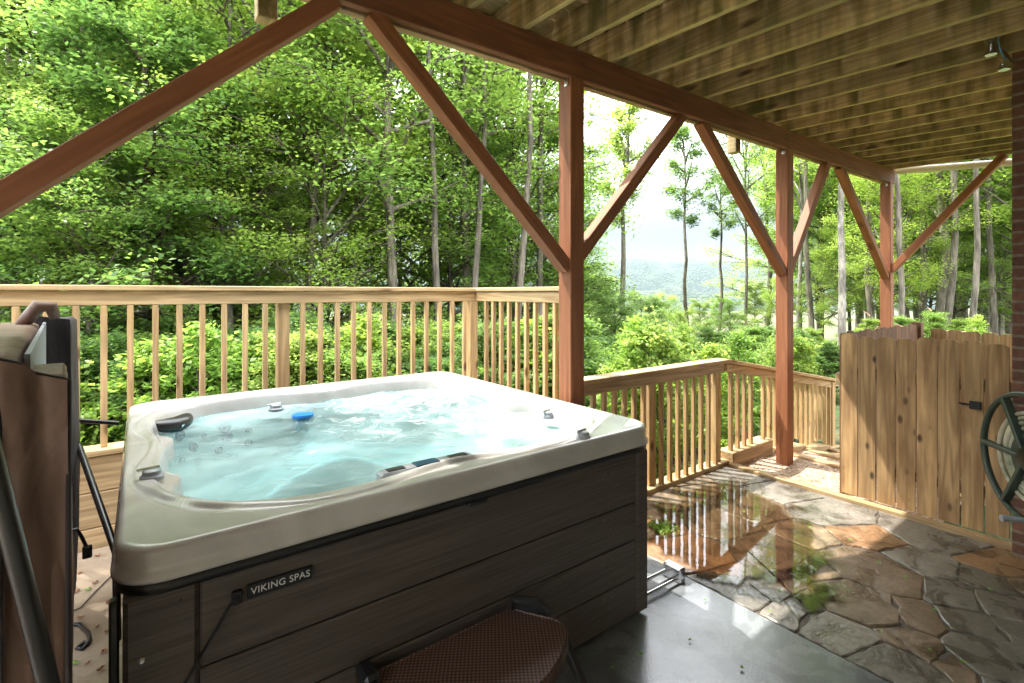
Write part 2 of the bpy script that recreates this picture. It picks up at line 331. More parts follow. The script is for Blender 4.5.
M['leafdark'] = mk_leaf('leaf_deep', (.07, .14, .05), (.12, .205, .06), (.20, .30, .085), (1.7, 1.7, 1.2))

# ------------------------------------------------------------------ object helpers
def tag(o, label=None, cat=None, group=None, kind=None):
    if label: o['label'] = label
    if cat: o['category'] = cat
    if group: o['group'] = group
    if kind: o['kind'] = kind
    return o
def thing(name, label, cat, loc=(0, 0, 0), group=None):
    o = bpy.data.objects.new(name, None); C.objects.link(o); o.location = loc; o.empty_display_size = .2
    return tag(o, label, cat, group)
def link(name, me, mat=None, parent=None, loc=None, smooth=False, origin=None):
    """link a mesh written in world coordinates; its origin is moved to the middle of the piece"""
    o = bpy.data.objects.new(name, me); C.objects.link(o)
    if mat and not me.materials: me.materials.append(mat)
    if smooth: me.polygons.foreach_set('use_smooth', [True]*len(me.polygons))
    if loc is not None: o.location = loc
    if parent:
        o.parent = parent
        pw = Vector((0, 0, 0)); q = parent
        while q: pw += q.location; q = q.parent
        o.location = Vector(o.location) - pw
    return o
class MB:
    def __init__(s): s.v = []; s.f = []
    def add(s, vs, fs):
        b = len(s.v); s.v += [tuple(v) for v in vs]; s.f += [tuple(i+b for i in f) for f in fs]
    def box(s, lo, hi, bev=.004, rot=None, piv=None):
        x0, y0, z0 = lo; x1, y1, z1 = hi
        cx, cy, cz = (x0+x1)/2, (y0+y1)/2, (z0+z1)/2; h = [(x1-x0)/2, (y1-y0)/2, (z1-z0)/2]
        b = min(bev, min(h)*.45)
        vs = []; idx = {}
        for sx in (-1, 1):
            for sy in (-1, 1):
                for sz in (-1, 1):
                    for a in range(3):
                        k = [h[0]-b, h[1]-b, h[2]-b]; k[a] = h[a]
                        idx[(sx, sy, sz, a)] = len(vs); vs.append((cx+sx*k[0], cy+sy*k[1], cz+sz*k[2]))
        fs = []
        def q(*k): return [idx[i] for i in k]
        for s_ in (-1, 1):
            a = q((s_, -1, -1, 0), (s_, 1, -1, 0), (s_, 1, 1, 0), (s_, -1, 1, 0)); fs.append(a if s_ > 0 else a[::-1])
            a = q((-1, s_, -1, 1), (-1, s_, 1, 1), (1, s_, 1, 1), (1, s_, -1, 1)); fs.append(a if s_ > 0 else a[::-1])
            a = q((-1, -1, s_, 2), (1, -1, s_, 2), (1, 1, s_, 2), (-1, 1, s_, 2)); fs.append(a if s_ > 0 else a[::-1])
        for s1 in (-1, 1):
            for s2 in (-1, 1):
                a = q((s1, s2, -1, 0), (s1, s2, -1, 1), (s1, s2, 1, 1), (s1, s2, 1, 0)); fs.append(a if s1*s2 > 0 else a[::-1])
                a = q((s1, -1, s2, 0), (s1, 1, s2, 0), (s1, 1, s2, 2), (s1, -1, s2, 2)); fs.append(a if s1*s2 > 0 else a[::-1])
                a = q((-1, s1, s2, 1), (-1, s1, s2, 2), (1, s1, s2, 2), (1, s1, s2, 1)); fs.append(a if s1*s2 > 0 else a[::-1])
        for sx in (-1, 1):
            for sy in (-1, 1):
                for sz in (-1, 1):
                    a = q((sx, sy, sz, 0), (sx, sy, sz, 1), (sx, sy, sz, 2)); fs.append(a if sx*sy*sz > 0 else a[::-1])
        if rot is not None:
            pv = Vector(piv if piv else (cx, cy, cz)); vs = [tuple(rot @ (Vector(v)-pv) + pv) for v in vs]
        s.add(vs, fs); return s
    def bar(s, a, b, w, h, up=(0, 0, 1), bev=.004):
        a = Vector(a); b = Vector(b); d = b-a; ln = d.length; d.normalize()
        side = d.cross(Vector(up)); side.normalize(); u = side.cross(d)
        rot = Matrix((d, side, u)).transposed()
        t = MB(); t.box((0, -w/2, -h/2), (ln, w/2, h/2), bev)
        s.add([tuple(rot @ Vector(v) + a) for v in t.v], t.f); return s
    def tube(s, pts, r, n=10, cap=True):
        pts = [Vector(p) for p in pts]; rs = r if hasattr(r, '__len__') else [r]*len(pts)
        up = Vector((0, 0, 1)) if abs((pts[1]-pts[0]).normalized().z) < .9 else Vector((1, 0, 0))
        prev = None; vs = []
        for i, p in enumerate(pts):
            d = (pts[min(i+1, len(pts)-1)]-pts[max(i-1, 0)]).normalized()
            a = (up - d*up.dot(d)).normalized() if prev is None else (prev - d*prev.dot(d)).normalized()
            prev = a; b = d.cross(a)
            for k in range(n):
                t = 2*PI*k/n; vs.append(p + (a*math.cos(t)+b*math.sin(t))*rs[i])
        fs = []
        for i in range(len(pts)-1):
            for k in range(n):
                k2 = (k+1) % n; fs.append((i*n+k, i*n+k2, (i+1)*n+k2, (i+1)*n+k))
        if cap: fs.append(tuple(range(n))[::-1]); fs.append(tuple((len(pts)-1)*n+k for k in range(n)))
        s.add(vs, fs); return s
    def lathe(s, prof, c=(0, 0, 0), n=28, axis=(0, 0, 1)):
        ax = Vector(axis).normalized(); a = ax.orthogonal().normalized(); b = ax.cross(a); c = Vector(c); vs = []
        for (r, z) in prof:
            for k in range(n):
                t = 2*PI*k/n; vs.append(c + ax*z + (a*math.cos(t)+b*math.sin(t))*max(r, 1e-4))
        fs = []
        for i in range(len(prof)-1):
            for k in range(n):
                k2 = (k+1) % n; fs.append((i*n+k, i*n+k2, (i+1)*n+k2, (i+1)*n+k))
        fs.append(tuple(range(n))[::-1]); fs.append(tuple((len(prof)-1)*n+k for k in range(n)))
        s.add(vs, fs); return s
    def torus(s, c, axis, R_, r, n=48, m=10, squash=1.0):
        ax = Vector(axis).normalized(); a = Vector((0, 0, 1)); a = (a-ax*a.dot(ax)).normalized(); b = ax.cross(a); c = Vector(c); vs = []
        for i in range(n):
            t = 2*PI*i/n; e = a*math.cos(t)+b*math.sin(t)
            for j in range(m):
                p = 2*PI*j/m; vs.append(c + e*(R_+r*math.cos(p)) + ax*(r*squash*math.sin(p)))
        fs = [(i*m+j, ((i+1) % n)*m+j, ((i+1) % n)*m+(j+1) % m, i*m+(j+1) % m) for i in range(n) for j in range(m)]
        s.add(vs, fs); return s
    def build(s, name, mat, parent=None, smooth=False, auto=None):
        v = np.array(s.v); c = (v.min(0)+v.max(0))/2; v = v-c
        me = bpy.data.meshes.new(name); me.from_pydata([tuple(x) for x in v], [], s.f)
        bm = bmesh.new(); bm.from_mesh(me); bmesh.ops.recalc_face_normals(bm, faces=bm.faces); bm.to_mesh(me); bm.free()
        me.materials.append(mat)
        if smooth:
            me.polygons.foreach_set('use_smooth', [True]*len(me.polygons))
            if auto: me.set_sharp_from_angle(angle=math.radians(auto))
        return link(name, me, None, parent, tuple(c))
def npmesh(name, v, f, mat, attr=None, smooth=False, colattr=None):
    """v (n,3), f (m,4) quads -> mesh, fast"""
    me = bpy.data.meshes.new(name); n = len(v); m_, k = f.shape
    me.vertices.add(n); me.vertices.foreach_set('co', v.astype(np.float32).ravel())
    me.loops.add(m_*k); me.loops.foreach_set('vertex_index', f.astype(np.int32).ravel())
    me.polygons.add(m_); me.polygons.foreach_set('loop_start', np.arange(m_, dtype=np.int32)*k)
    try: me.polygons.foreach_set('loop_total', np.full(m_, k, dtype=np.int32))
    except Exception: pass
    if attr is not None:
        a = me.attributes.new(attr[0], 'FLOAT', 'FACE'); a.data.foreach_set('value', attr[1].astype(np.float32))
    if smooth: me.polygons.foreach_set('use_smooth', np.ones(m_, dtype=bool))
    me.update(calc_edges=True); me.validate(); me.materials.append(mat)
    return me
def copy_thing(o, loc=None, rz=None, sc=None):
    c = o.copy(); C.objects.link(c)
    if loc is not None: c.location = loc
    if rz is not None: c.rotation_euler = (0, 0, rz)
    if sc is not None: c.scale = (sc, sc, sc) if not hasattr(sc, '__len__') else sc
    for ch in list(o.children):
        d = ch.copy(); C.objects.link(d); d.parent = c
        for g in list(ch.children):
            e = g.copy(); C.objects.link(e); e.parent = d
    return c
def struct(o): o['kind'] = 'structure'; return o
def copy_part(o, parent, dloc):
    c = o.copy(); C.objects.link(c); c.parent = parent; c.location = Vector(o.location)+Vector(dloc); return c

# ------------------------------------------------------------------ terrain, hills
def sstep(a, b, x): t = np.clip((x-a)/(b-a), 0, 1); return t*t*(3-2*t)
def terrain(X, Y):
    X = np.asarray(X, float); Y = np.asarray(Y, float)
    out = np.maximum(Y-4.45, 0)                                    # beyond the upper railing
    out2 = np.maximum(Y-2.8, 0)*sstep(2.8, 3.6, X)                  # beyond the lower railing
    o = np.maximum(out, out2)
    az = np.degrees(np.arctan2(Y, X))
    steep = .12+.22*sstep(22, 40, az)
    drop = steep*np.minimum(o, 30)+.12*np.clip(o-30, 0, 400)
    side = np.maximum(X-4.7, 0)
    drop = drop + .10*np.minimum(side, 4)*sstep(3.5, .5, np.abs(Y-1.0)+0*X)
    z = -.12 - drop - .5*sstep(0, 1.0, o) + .12*np.sin(X*.7+1)*np.sin(Y*.6)*sstep(1, 5, o+side)
    return z
def gz(x, y): return float(terrain(x, y))
nr, na = 150, 240
rad = np.concatenate([[0], np.geomspace(.8, 9000, nr-1)])
ang = np.linspace(0, 2*PI, na, endpoint=False)
rr_, aa_ = np.meshgrid(rad, ang, indexing='ij')
vx, vy = rr_*np.cos(aa_), rr_*np.sin(aa_); vz = terrain(vx, vy)
v = np.stack([vx, vy, vz], -1).reshape(-1, 3)
i, j = np.meshgrid(np.arange(nr-1), np.arange(na), indexing='ij'); j2 = (j+1) % na
f = np.stack([i*na+j, (i+1)*na+j, (i+1)*na+j2, i*na+j2], -1).reshape(-1, 4)
struct(link('ground', npmesh('ground', v, f, M['ground'], smooth=True)))

def ridge(name, d0, px, ys, seed, thick, zlow, bump):
    """a wooded mountain ridge: skyline heights given along the view, solid behind"""
    rs = np.random.default_rng(seed)
    n = 260; P = np.linspace(px[0], px[-1], n); Yp = np.interp(P, px, ys)
    for k in range(2, 8):
        Yp = Yp + bump*2.0**(1-k)*2*np.sin(P*.012*2**k+rs.uniform(0, 6))
    rows = []; m = 34
    for a in range(m):
        s = a/(m-1); dd = d0+thick*(s-.5)
        prof = math.sin(PI*s)**.85
        t = (P-512)/FPX
        X = dd*(F[0]+R[0]*t); Y = dd*(F[1]+R[1]*t)
        top = CAMH+(HOR-Yp)*d0/FPX
        z = zlow+(top-zlow)*prof + (18*np.sin(P*.09+a*.55)+9*np.sin(P*.23-a*.8))*(prof**.5 if 0 < a < m-1 else 0)*(1-prof*.8)
        rows.append(np.stack([X, Y, z], -1))
    v = np.concatenate(rows); i, j = np.meshgrid(np.arange(m-1), np.arange(n-1), indexing='ij')
    f = np.stack([i*n+j, i*n+j+1, (i+1)*n+j+1, (i+1)*n+j], -1).reshape(-1, 4)
    return struct(link(name, npmesh(name, v, f, M['hill'], smooth=True)))
ridge('mountain', 3600, [150, 420, 560, 600, 640, 690, 730, 765, 820, 1000, 1250], [285, 275, 270, 264, 259, 259, 262, 266, 272, 280, 288], 3, 1900, -260, 1.2)
ridge('hills', 1700, [150, 480, 590, 650, 720, 790, 900, 1250], [302, 300, 294, 291, 290, 294, 300, 304], 5, 700, -230, 1.5)

# ------------------------------------------------------------------ patio, slab, house
slab = MB(); slab.box((-4.2, -1.3, -.25), (2.57, 4.22, 0.0), .012)
struct(slab.build('concrete_slab', M['concrete']))
# flagstones: irregular cells cut from hand-placed centres
def clip(poly, a, b, c):
    out = []
    for i in range(len(poly)):
        p, q = poly[i], poly[(i+1) % len(poly)]
        dp, dq = a*p[0]+b*p[1]-c, a*q[0]+b*q[1]-c
        if dp <= 0: out.append(p)
        if dp*dq < 0:
            t = dp/(dp-dq); out.append((p[0]+(q[0]-p[0])*t, p[1]+(q[1]-p[1])*t))
    return out
G_, O_, B_, T_, D_ = (.185, .165, .14), (.24, .135, .07), (.15, .105, .07), (.21, .155, .10), (.13, .118, .10)
seeds_px = [(70, 270, T_), (200, 262, G_), (290, 300, G_), (215, 325, T_), (372, 338, G_), (330, 382, T_), (448, 386, O_), (580, 385, G_), (568, 442, G_),
            (470, 455, B_), (625, 500, D_), (735, 450, O_), (705, 482, D_), (748, 530, D_), (690, 575, D_), (530, 600, B_), (400, 592, G_), (540, 545, B_),
            (285, 545, G_), (100, 420, O_), (40, 370, O_), (150, 365, T_), (250, 420, B_), (335, 455, B_), (430, 520, B_), (620, 650, B_), (490, 650, D_), (735, 640, D_),
            (40, 310, T_), (125, 305, T_), (180, 470, O_), (810, 600, D_), (820, 500, T_), (760, 700, D_), (650, 760, B_), (560, 760, D_), (900, 700, B_), (1000, 560, D_), (950, 480, D_)]
sd = []
for (a, b, c) in seeds_px:
    q = at_z(640+a/1.992, 340+b/1.992); sd.append((q[0], q[1], c))
rs = random.Random(4)
for k in range(16): sd.append((rs.uniform(2.6, 4.5), -1.2+.13*k*1.0, rs.choice([G_, D_, B_, T_])) if -1.2+.13*k < .3 else (rs.uniform(2.6, 3.0), .3+.08*k, rs.choice([G_, D_])))
wt = [rs.uniform(-.028, .028) for _ in sd]
PX0, PX1, PY0, PY1 = 2.575, 4.53, -1.3, 2.62
vs, fs, cols = [], [], []
for k, (sx_, sy_, c) in enumerate(sd):
    poly = [(PX0, PY0), (PX1, PY0), (PX1, PY1), (PX0, PY1)]
    for l, (tx, ty, _) in enumerate(sd):
        if l == k or (tx-sx_)**2+(ty-sy_)**2 < 1e-6: continue
        a, b = tx-sx_, ty-sy_; cc = (tx*tx+ty*ty-sx_*sx_-sy_*sy_)/2+(wt[k]-wt[l])/2
        poly = clip(poly, a, b, cc)
        if len(poly) < 3: break
    if len(poly) < 3: continue
    P = []
    for i in range(len(poly)):                                     # subdivide + jitter edges so stones look broken, not cut
        p, q = poly[i], poly[(i+1) % len(poly)]; ln = math.hypot(q[0]-p[0], q[1]-p[1]); n = max(1, int(ln/.045))
        for s_ in range(n): P.append((p[0]+(q[0]-p[0])*s_/n, p[1]+(q[1]-p[1])*s_/n))
    cx_ = sum(p[0] for p in P)/len(P); cy_ = sum(p[1] for p in P)/len(P)
    def inset(p, w, jit):
        dx, dy = p[0]-cx_, p[1]-cy_; d = math.hypot(dx, dy) or 1; w2 = w+jit*(math.sin(p[0]*47)+math.sin(p[1]*61+1)+math.sin((p[0]+p[1])*23))/3
        s_ = max(0, 1-w2/d); return (cx_+dx*s_, cy_+dy*s_)
    h = .003+.003*rs.random(); tlt = (rs.uniform(-.006, .006), rs.uniform(-.006, .006))
    b0 = len(vs); n = len(P)
    for (w, dz) in ((.004, -.03), (.006, 0), (.014, h)):
        for p in P:
            q = inset(p, w, .016); vs.append((q[0], q[1], dz-.012+ (tlt[0]*(q[0]-cx_)+tlt[1]*(q[1]-cy_))*(dz > 0)))
    for r_ in range(2):
        for i in range(n): fs.append((b0+r_*n+i, b0+r_*n+(i+1) % n, b0+(r_+1)*n+(i+1) % n, b0+(r_+1)*n+i)); cols.append(c)
    fs.append(tuple(b0+2*n+i for i in range(n))); cols.append(c)
me = bpy.data.meshes.new('flagstones'); me.from_pydata(vs, [], fs); me.materials.append(M['stone'])
ca = me.attributes.new('stone_col', 'FLOAT_COLOR', 'FACE')
ca.data.foreach_set('color', np.array([(c[0], c[1], c[2], 1) for c in cols], dtype=np.float32).ravel())
struct(link('flagstone_paving', me))
mo = MB(); mo.box((2.572, -1.3, -.25), (4.53, 2.62, -.016), .002)
struct(mo.build('paving_mortar', M['mortar']))
# shallow rain puddle lying on the paving
pts = [(648, 505), (668, 492), (700, 482), (735, 478), (760, 492), (790, 505), (812, 520), (826, 545), (838, 572), (836, 600), (812, 612), (790, 590), (765, 583), (742, 588), (722, 583), (700, 577), (675, 562), (655, 552), (645, 540), (640, 520)]
P = [at_z(a, b, .004) for (a, b) in pts]; P = [(max(2.59, p[0]), min(2.6, p[1]), p[2]) for p in P]
out = []
for i in range(len(P)):                                            # Catmull-Rom smoothing
    p0, p1, p2, p3 = P[i-1], P[i], P[(i+1) % len(P)], P[(i+2) % len(P)]
    for s_ in range(6):
        t = s_/6; q = [0.5*((2*p1[k])+(-p0[k]+p2[k])*t+(2*p0[k]-5*p1[k]+4*p2[k]-p3[k])*t*t+(-p0[k]+3*p1[k]-3*p2[k]+p3[k])*t**3) for k in range(2)]
        out.append((q[0]+.012*math.sin(q[1]*40), q[1]+.012*math.sin(q[0]*37), .0045))
ar_ = sum(out[i][0]*out[(i+1) % len(out)][1]-out[(i+1) % len(out)][0]*out[i][1] for i in range(len(out)))
if ar_ < 0: out = out[::-1]
nP = len(out); pcx = sum(p[0] for p in out)/nP; pcy = sum(p[1] for p in out)/nP; rings = [1.10, 1.0, .93, .84, .7, .5, .25]; vs = []; ed = []
for s_ in rings:
    for p in out: vs.append((min(4.5, max(2.6, pcx+(p[0]-pcx)*s_)), min(2.59, pcy+(p[1]-pcy)*s_), .0035)); ed.append(1.10-s_)
vs.append((pcx, pcy, .0035)); ed.append(1.10)
fs = [(r_*nP+i_, r_*nP+(i_+1) % nP, (r_+1)*nP+(i_+1) % nP, (r_+1)*nP+i_) for r_ in range(len(rings)-1) for i_ in range(nP)]+[((len(rings)-1)*nP+i_, (len(rings)-1)*nP+(i_+1) % nP, len(vs)-1) for i_ in range(nP)]
me = bpy.data.meshes.new('puddle'); me.from_pydata(vs, [], fs); at_ = me.attributes.new('edge', 'FLOAT', 'POINT'); at_.data.foreach_set('value', np.array(ed, dtype=np.float32))
struct(link('puddle', me, M['puddle']))

# wooden edging along the patio
e = MB(); e.box((4.53, .62, -.12), (4.60, 2.60, .022), .005)
tag(e.build('edging_board', M['timberY']), 'pale timber edging strip between the flagstones and the fence foot', 'edging')

# house wall behind the viewer and the brick pier on the right
w = MB(); w.box((-4.2, -1.6, -.3), (4.9, -1.3, 4.6), .005)
tag(w.build('house_wall', M['siding']), 'pale rendered house wall that the overhead deck hangs from', 'wall')
w = MB(); w.box((4.46, -1.295, -.3), (4.92, .645, 1.66+1.70), .006)
tag(w.build('brick_pier', M['brick']), 'dark red brick pier at the right edge behind the hose reel', 'pillar')

# ------------------------------------------------------------------ overhead deck
def zc(X, Y):      # height of the joists' underside above the floor: a slight fall towards the house
    return CAMH+1.552+.0175*(X-1.8)+.045*(Y-2.36)
DK = thing('overhead_deck', 'raised wooden deck overhead on red stained posts, beam and braces', 'deck', (2.24, 2.36, 0))
BY0, BY1 = 2.30, 2.42
def zb(X): return zc(X, 2.36)-.004
def sheared(lo, hi, fz, bev=.004):
    m = MB(); m.box((lo[0], lo[1], 0), (hi[0], hi[1], 1), bev)
    m.v = [(x, y, fz(x, y, z)) for (x, y, z) in m.v]; return m
BH = .185
def beam(lo, hi, name, mat):
    m = MB(); m.box((lo[0], lo[1], 0), (hi[0], hi[1], BH), .004)
    m.v = [(x, y, z+zb(x)-BH) for (x, y, z) in m.v]; return m.build(name, mat, DK)
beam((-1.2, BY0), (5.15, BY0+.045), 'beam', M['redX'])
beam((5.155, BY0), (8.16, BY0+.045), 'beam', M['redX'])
beam((-1.2, BY0+.075), (8.14, BY0+.12), 'beam', M['timberX'])
JH = .205; JT = .04
jx = [1.787+.372*k for k in range(-13, 17)]; jx.append(8.08)
for x in jx:
    m = MB(); m.box((x, -1.29, 0), (x+JT, 2.62, JH), .003)
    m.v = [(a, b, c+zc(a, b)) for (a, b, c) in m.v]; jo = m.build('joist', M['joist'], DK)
    jo.data.materials.append(M['joistbounce'])
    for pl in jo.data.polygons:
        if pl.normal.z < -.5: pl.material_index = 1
m = MB(); rs = random.Random(2)
y = -1.28
while y < 2.68:
    t = MB(); t.box((-3.3, y, 0), (8.2, y+.137, .03), .003)
    t.v = [(a, b, c+zc(a, b)+JH+.003) for (a, b, c) in t.v]; m.add(t.v, t.f); y += .143
m.build('decking', M['decking'], DK)
m = MB(); m.box((-3.3, 2.625, -.02), (8.16, 2.665, JH), .003); m.v = [(a, b, c+zc(a, b)) for (a, b, c) in m.v]; m.build('rim_joist', M['joist'], DK)
PW = .12; posts = [-.66, 2.24, 5.15, 8.04]
tops = {}
for k, x in enumerate(posts):
    m = MB(); m.box((x-PW/2, 2.36-PW/2+.002, -.05 if k else -.05), (x+PW/2, 2.36+PW/2, zb(x)-BH+.0), .005)
    if k == 2: m = MB(); m.box((x-PW/2, 2.36-PW/2+.002, -.3), (x+PW/2, 2.36+PW/2, zb(x)-BH), .005)
    if k == 3: m = MB(); m.box((x-PW/2, 2.36-PW/2+.002, -.9), (x+PW/2, 2.36+PW/2, zb(x)-BH), .005)
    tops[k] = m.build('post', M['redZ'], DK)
    b = MB(); b.box((x-PW/2-.004, 2.325, zb(x)-BH-.05), (x-PW/2-.001, 2.36, zb(x)-BH+.03), .001); b.build('bracket', M['chrome'], tops[k])
def brace(k, xt, zlow, dirs=1, dy=0):
    x = posts[k]; s_ = 1 if xt > x else -1
    a = (x+s_*(PW/2-.01), 2.36, zlow); b = (xt, 2.36, zb(xt)-BH+.01)
    if k == 3 and dy: a = (x, 2.36-PW/2+.01, zlow); b = (x, 2.36-PW/2-dy, zc(x, 1.2)-.0)
    d = Vector(b)-Vector(a)
    m = MB(); m.box((0, -.0425, -.04), (d.length, .0425, .04), .004)
    side = d.cross(Vector((0, 0, 1))).normalized(); u = side.cross(d.normalized())
    me = bpy.data.meshes.new('brace'); me.from_pydata(m.v, [], m.f); me.materials.append(M['redX2']); o = link('brace', me, None, tops[k], a)
    o.rotation_euler = Matrix((d.normalized(), side, u)).transposed().to_euler(); return o
# cut tops stay below the joists: bars are clipped by the beam they run into
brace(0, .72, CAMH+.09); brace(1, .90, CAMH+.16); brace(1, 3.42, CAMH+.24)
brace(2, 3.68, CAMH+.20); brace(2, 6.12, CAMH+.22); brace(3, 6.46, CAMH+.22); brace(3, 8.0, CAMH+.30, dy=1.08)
m = MB(); q0 = (8.22, 2.40, CAMH+1.665); q1 = (8.22, 1.2, CAMH+1.54); q2 = (8.22, -.6, CAMH+1.36); m.tube([q0, q1, q2], .045, 14)
m.build('drain_pipe', M['white'], DK, smooth=True, auto=40)
for x in (.50, 2.62, 4.84, 6.96):
    zt = zc(x, 2.72); m = MB(); m.box((x-.045, 2.668, zt-.20), (x+.045, 2.758, zt+.9), .004); m.build('railing_post', M['joist'], DK)

# ------------------------------------------------------------------ retaining wall and railings
m_ = MB()
RW = thing('retaining_wall', 'low timber retaining wall carrying the upper railing behind the hot tub', 'wall', (0, 4.25, 0))
for k in range(3):
    m = MB(); m.box((-4.2, 4.222, -.1+.232*k), (2.78, 4.262, .128+.232*k), .006); m.build('board', M['timberX'], RW)
    m = MB(); m.box((2.74, 2.90, -.1+.232*k), (2.78, 4.22, .128+.232*k), .006); m.build('board', M['timberY'], RW)
m = MB(); m.box((-4.2, 4.205, .598), (2.82, 4.37, .638), .005); m.build('cap_board', M['pineX'], RW)
m = MB(); m.box((2.70, 2.86, .598), (2.84, 4.203, .638), .005); m.build('cap_board', M['pineY'], RW)
RU = thing('upper_railing', 'tall new pine railing with square balusters behind the hot tub', 'railing', (0, 4.30, .64))
capz = CAMH+.052
m = MB(); m.box((-4.2, 4.235, capz-.036), (2.83, 4.375, capz), .005); m.build('handrail', M['pineX'], RU)
m = MB(); m.box((-4.2, 4.262, capz-.038-.095), (2.762, 4.30, capz-.038), .004); m.build('apron', M['pineX'], RU)
m = MB(); m.box((2.695, 2.86, capz-.036), (2.835, 4.233, capz), .005); m.build('handrail', M['pineY'], RU)
m = MB(); m.box((2.722, 2.86, capz-.038-.095), (2.76, 4.26, capz-.038), .004); m.build('apron', M['pineY'], RU)
bal0 = None
def baluster(x, y, z0, z1, parent, mats=M['pineZ']):
    m = MB(); m.box((x-.018, y-.018, z0), (x+.018, y+.018, z1), .003); return m.build('baluster', mats, parent)
b0 = baluster(-4.1, 4.2805, .64, capz-.135, RU)
postx = [-1.55, at_y(283, 300, 4.33)[0]]
x = -4.1+.139
while x < 2.66:
    if all(abs(x-p) > .055 for p in postx): copy_part(b0, RU, (x+4.1, 0, 0))
    x += .1395
y = 2.95
while y < 4.15:
    copy_part(b0, RU, (2.741+4.1, y-4.2805, 0)); y += .128
for p in postx:
    m = MB(); m.box((p-.045, 4.303, .2), (p+.045, 4.393, capz-.038), .004); m.build('post', M['pineZ'], RU)
m = MB(); m.box((2.655, 4.262, .64), (2.745, 4.352, capz-.137), .004); m.build('post', M['pineZ'], RU)
m = MB(); m.box((2.70, 2.868, .64), (2.79, 2.945, capz-.137), .004); m.build('post', M['pineZ'], RU)

RL = thing('lower_railing', 'waist high pine railing along the far edge of the flagstone patio', 'railing', (3.6, 2.66, 0))
cz = CAMH-.64
m = MB(); m.box((2.50, 2.60, cz-.036), (4.56, 2.74, cz), .005); m.build('handrail', M['timberX'], RL)
m = MB(); m.box((2.52, 2.632, cz-.038-.085), (4.52, 2.668, cz-.038), .004); m.build('apron', M['timberX'], RL)
m = MB(); m.box((2.60, 2.625, -.08), (4.60, 2.745, .032), .005); m.build('bottom_plate', M['pineX'], RL)
b1 = baluster(2.62, 2.650, .032, cz-.12, RL)
x = 2.62+.118
pp = [at_y(655, 400, 2.65)[0], 4.48]
while x < 4.42:
    if all(abs(x-p) > .06 for p in pp): copy_part(b1, RL, (x-2.62, 0, 0))
    x += .118
for p in pp:
    m = MB(); m.box((p-.045, 2.671, .032), (p+.045, 2.742, cz-.04), .004); m.build('post', M['pineZ'], RL)
# railing beside the steps, falling away from the patio corner
RS = thing('stair_railing', 'short pine railing sloping down beside the gravel steps', 'railing', (5.8, 2.66, -.3))
sl = -.178
def zs(x): return cz+sl*(x-4.56)
def slp(x0, x1, y0, y1, top, th, name, mat):
    m = MB(); m.box((x0, y0, -th), (x1, y1, 0), .004); m.v = [(a, b, c+zs(a)+top) for (a, b, c) in m.v]; return m.build(name, mat, RS)
slp(4.565, 7.15, 2.60, 2.74, 0, .036, 'handrail', M['pineX']); slp(4.565, 7.10, 2.632, 2.668, -.038, .085, 'apron', M['pineX'])
x = 4.66; ground_at = lambda x: .13-(.12 if x > 5.42 else 0)-(.12 if x > 6.13 else 0)-(.12 if x > 6.78 else 0)
while x < 6.98:
    if abs(x-5.15) > .08: baluster(x, 2.65, ground_at(x)-.03, zs(x)-.115, RS)
    x += .128
m = MB(); m.box((6.99, 2.62, -.5), (7.08, 2.70, zs(7.04)-.04), .004); m.build('post', M['pineZ'], RS)

# gravel steps with timber edges
ST = thing('gravel_steps', 'shallow gravel filled steps with timber edges going down past the patio', 'steps', (5.8, 1.9, -.3))
xs = [4.605, 5.45, 6.15, 6.8, 7.5]; zt = [-.02, -.14, -.26, -.38]
for k in range(4):
    # treads: pebbly top sheet with a slight unevenness
    nx, ny = 24, 30; X, Y = np.meshgrid(np.linspace(xs[k], xs[k+1], nx), np.linspace(1.05, 2.60, ny), indexing='ij')
    Zt = zt[k]-.012+.012*np.sin(X*11+k)*np.sin(Y*9)
    v = np.stack([X, Y, Zt], -1).reshape(-1, 3); i, j = np.meshgrid(np.arange(nx-1), np.arange(ny-1), indexing='ij')
    f = np.stack([i*ny+j, (i+1)*ny+j, (i+1)*ny+j+1, i*ny+j+1], -1).reshape(-1, 4)
    o = link('gravel_tread', npmesh('gravel_tread', v, f, M['gravel'], smooth=True), None, ST)
    if k: m = MB(); m.box((xs[k]-.05, 1.05, zt[k]-.3), (xs[k]+.04, 2.585, zt[k-1]+.012), .006); m.build('timber_riser', M['timberY'], ST)
    m = MB(); m.box((xs[k]+(.0 if k == 0 else .05), 2.588, zt[k]-.35), (xs[k+1]+(-.06 if k == 0 else .03), 2.75, zt[k]+.13), .008)
    m.v = [(a, b, c-(.09 if a > xs[k+1]-.2 and c > zt[k] else 0)) if k else (a, b, c) for (a, b, c) in m.v]
    m.build('side_timber', M['timberX'], ST)

# ------------------------------------------------------------------ fences
FZ = CAMH-.335
FG = thing('picket_fence', 'tall dog eared pine picket fence with a black gate latch beside the brick pier', 'fence', (4.63, 1.15, 0))
def picket(x, y, w_, z0, z1, axis, parent, mat, name='picket'):
    """dog-eared board, wide along axis"""
    c = .022; t = .017
    pr = [(-w_/2, z0), (w_/2, z0), (w_/2, z1-c), (w_/2-c, z1), (-w_/2+c, z1), (-w_/2, z1-c)]
    vs = []
    for s_ in (-t/2, t/2):
        for (a, z) in pr: vs.append((x+a, y+s_, z) if axis == 'X' else (x+s_, y+a, z))
    n = 6; fs = [tuple(range(n))[::-1], tuple(range(n, 2*n))]+[(i, (i+1) % n, n+(i+1) % n, n+i) for i in range(n)]
    m = MB(); m.add(vs, fs); return m.build(name, mat, parent)
rs = random.Random(9)
ny_ = 8; yy0, yy1 = .675, 1.672; st = (yy1-yy0)/ny_
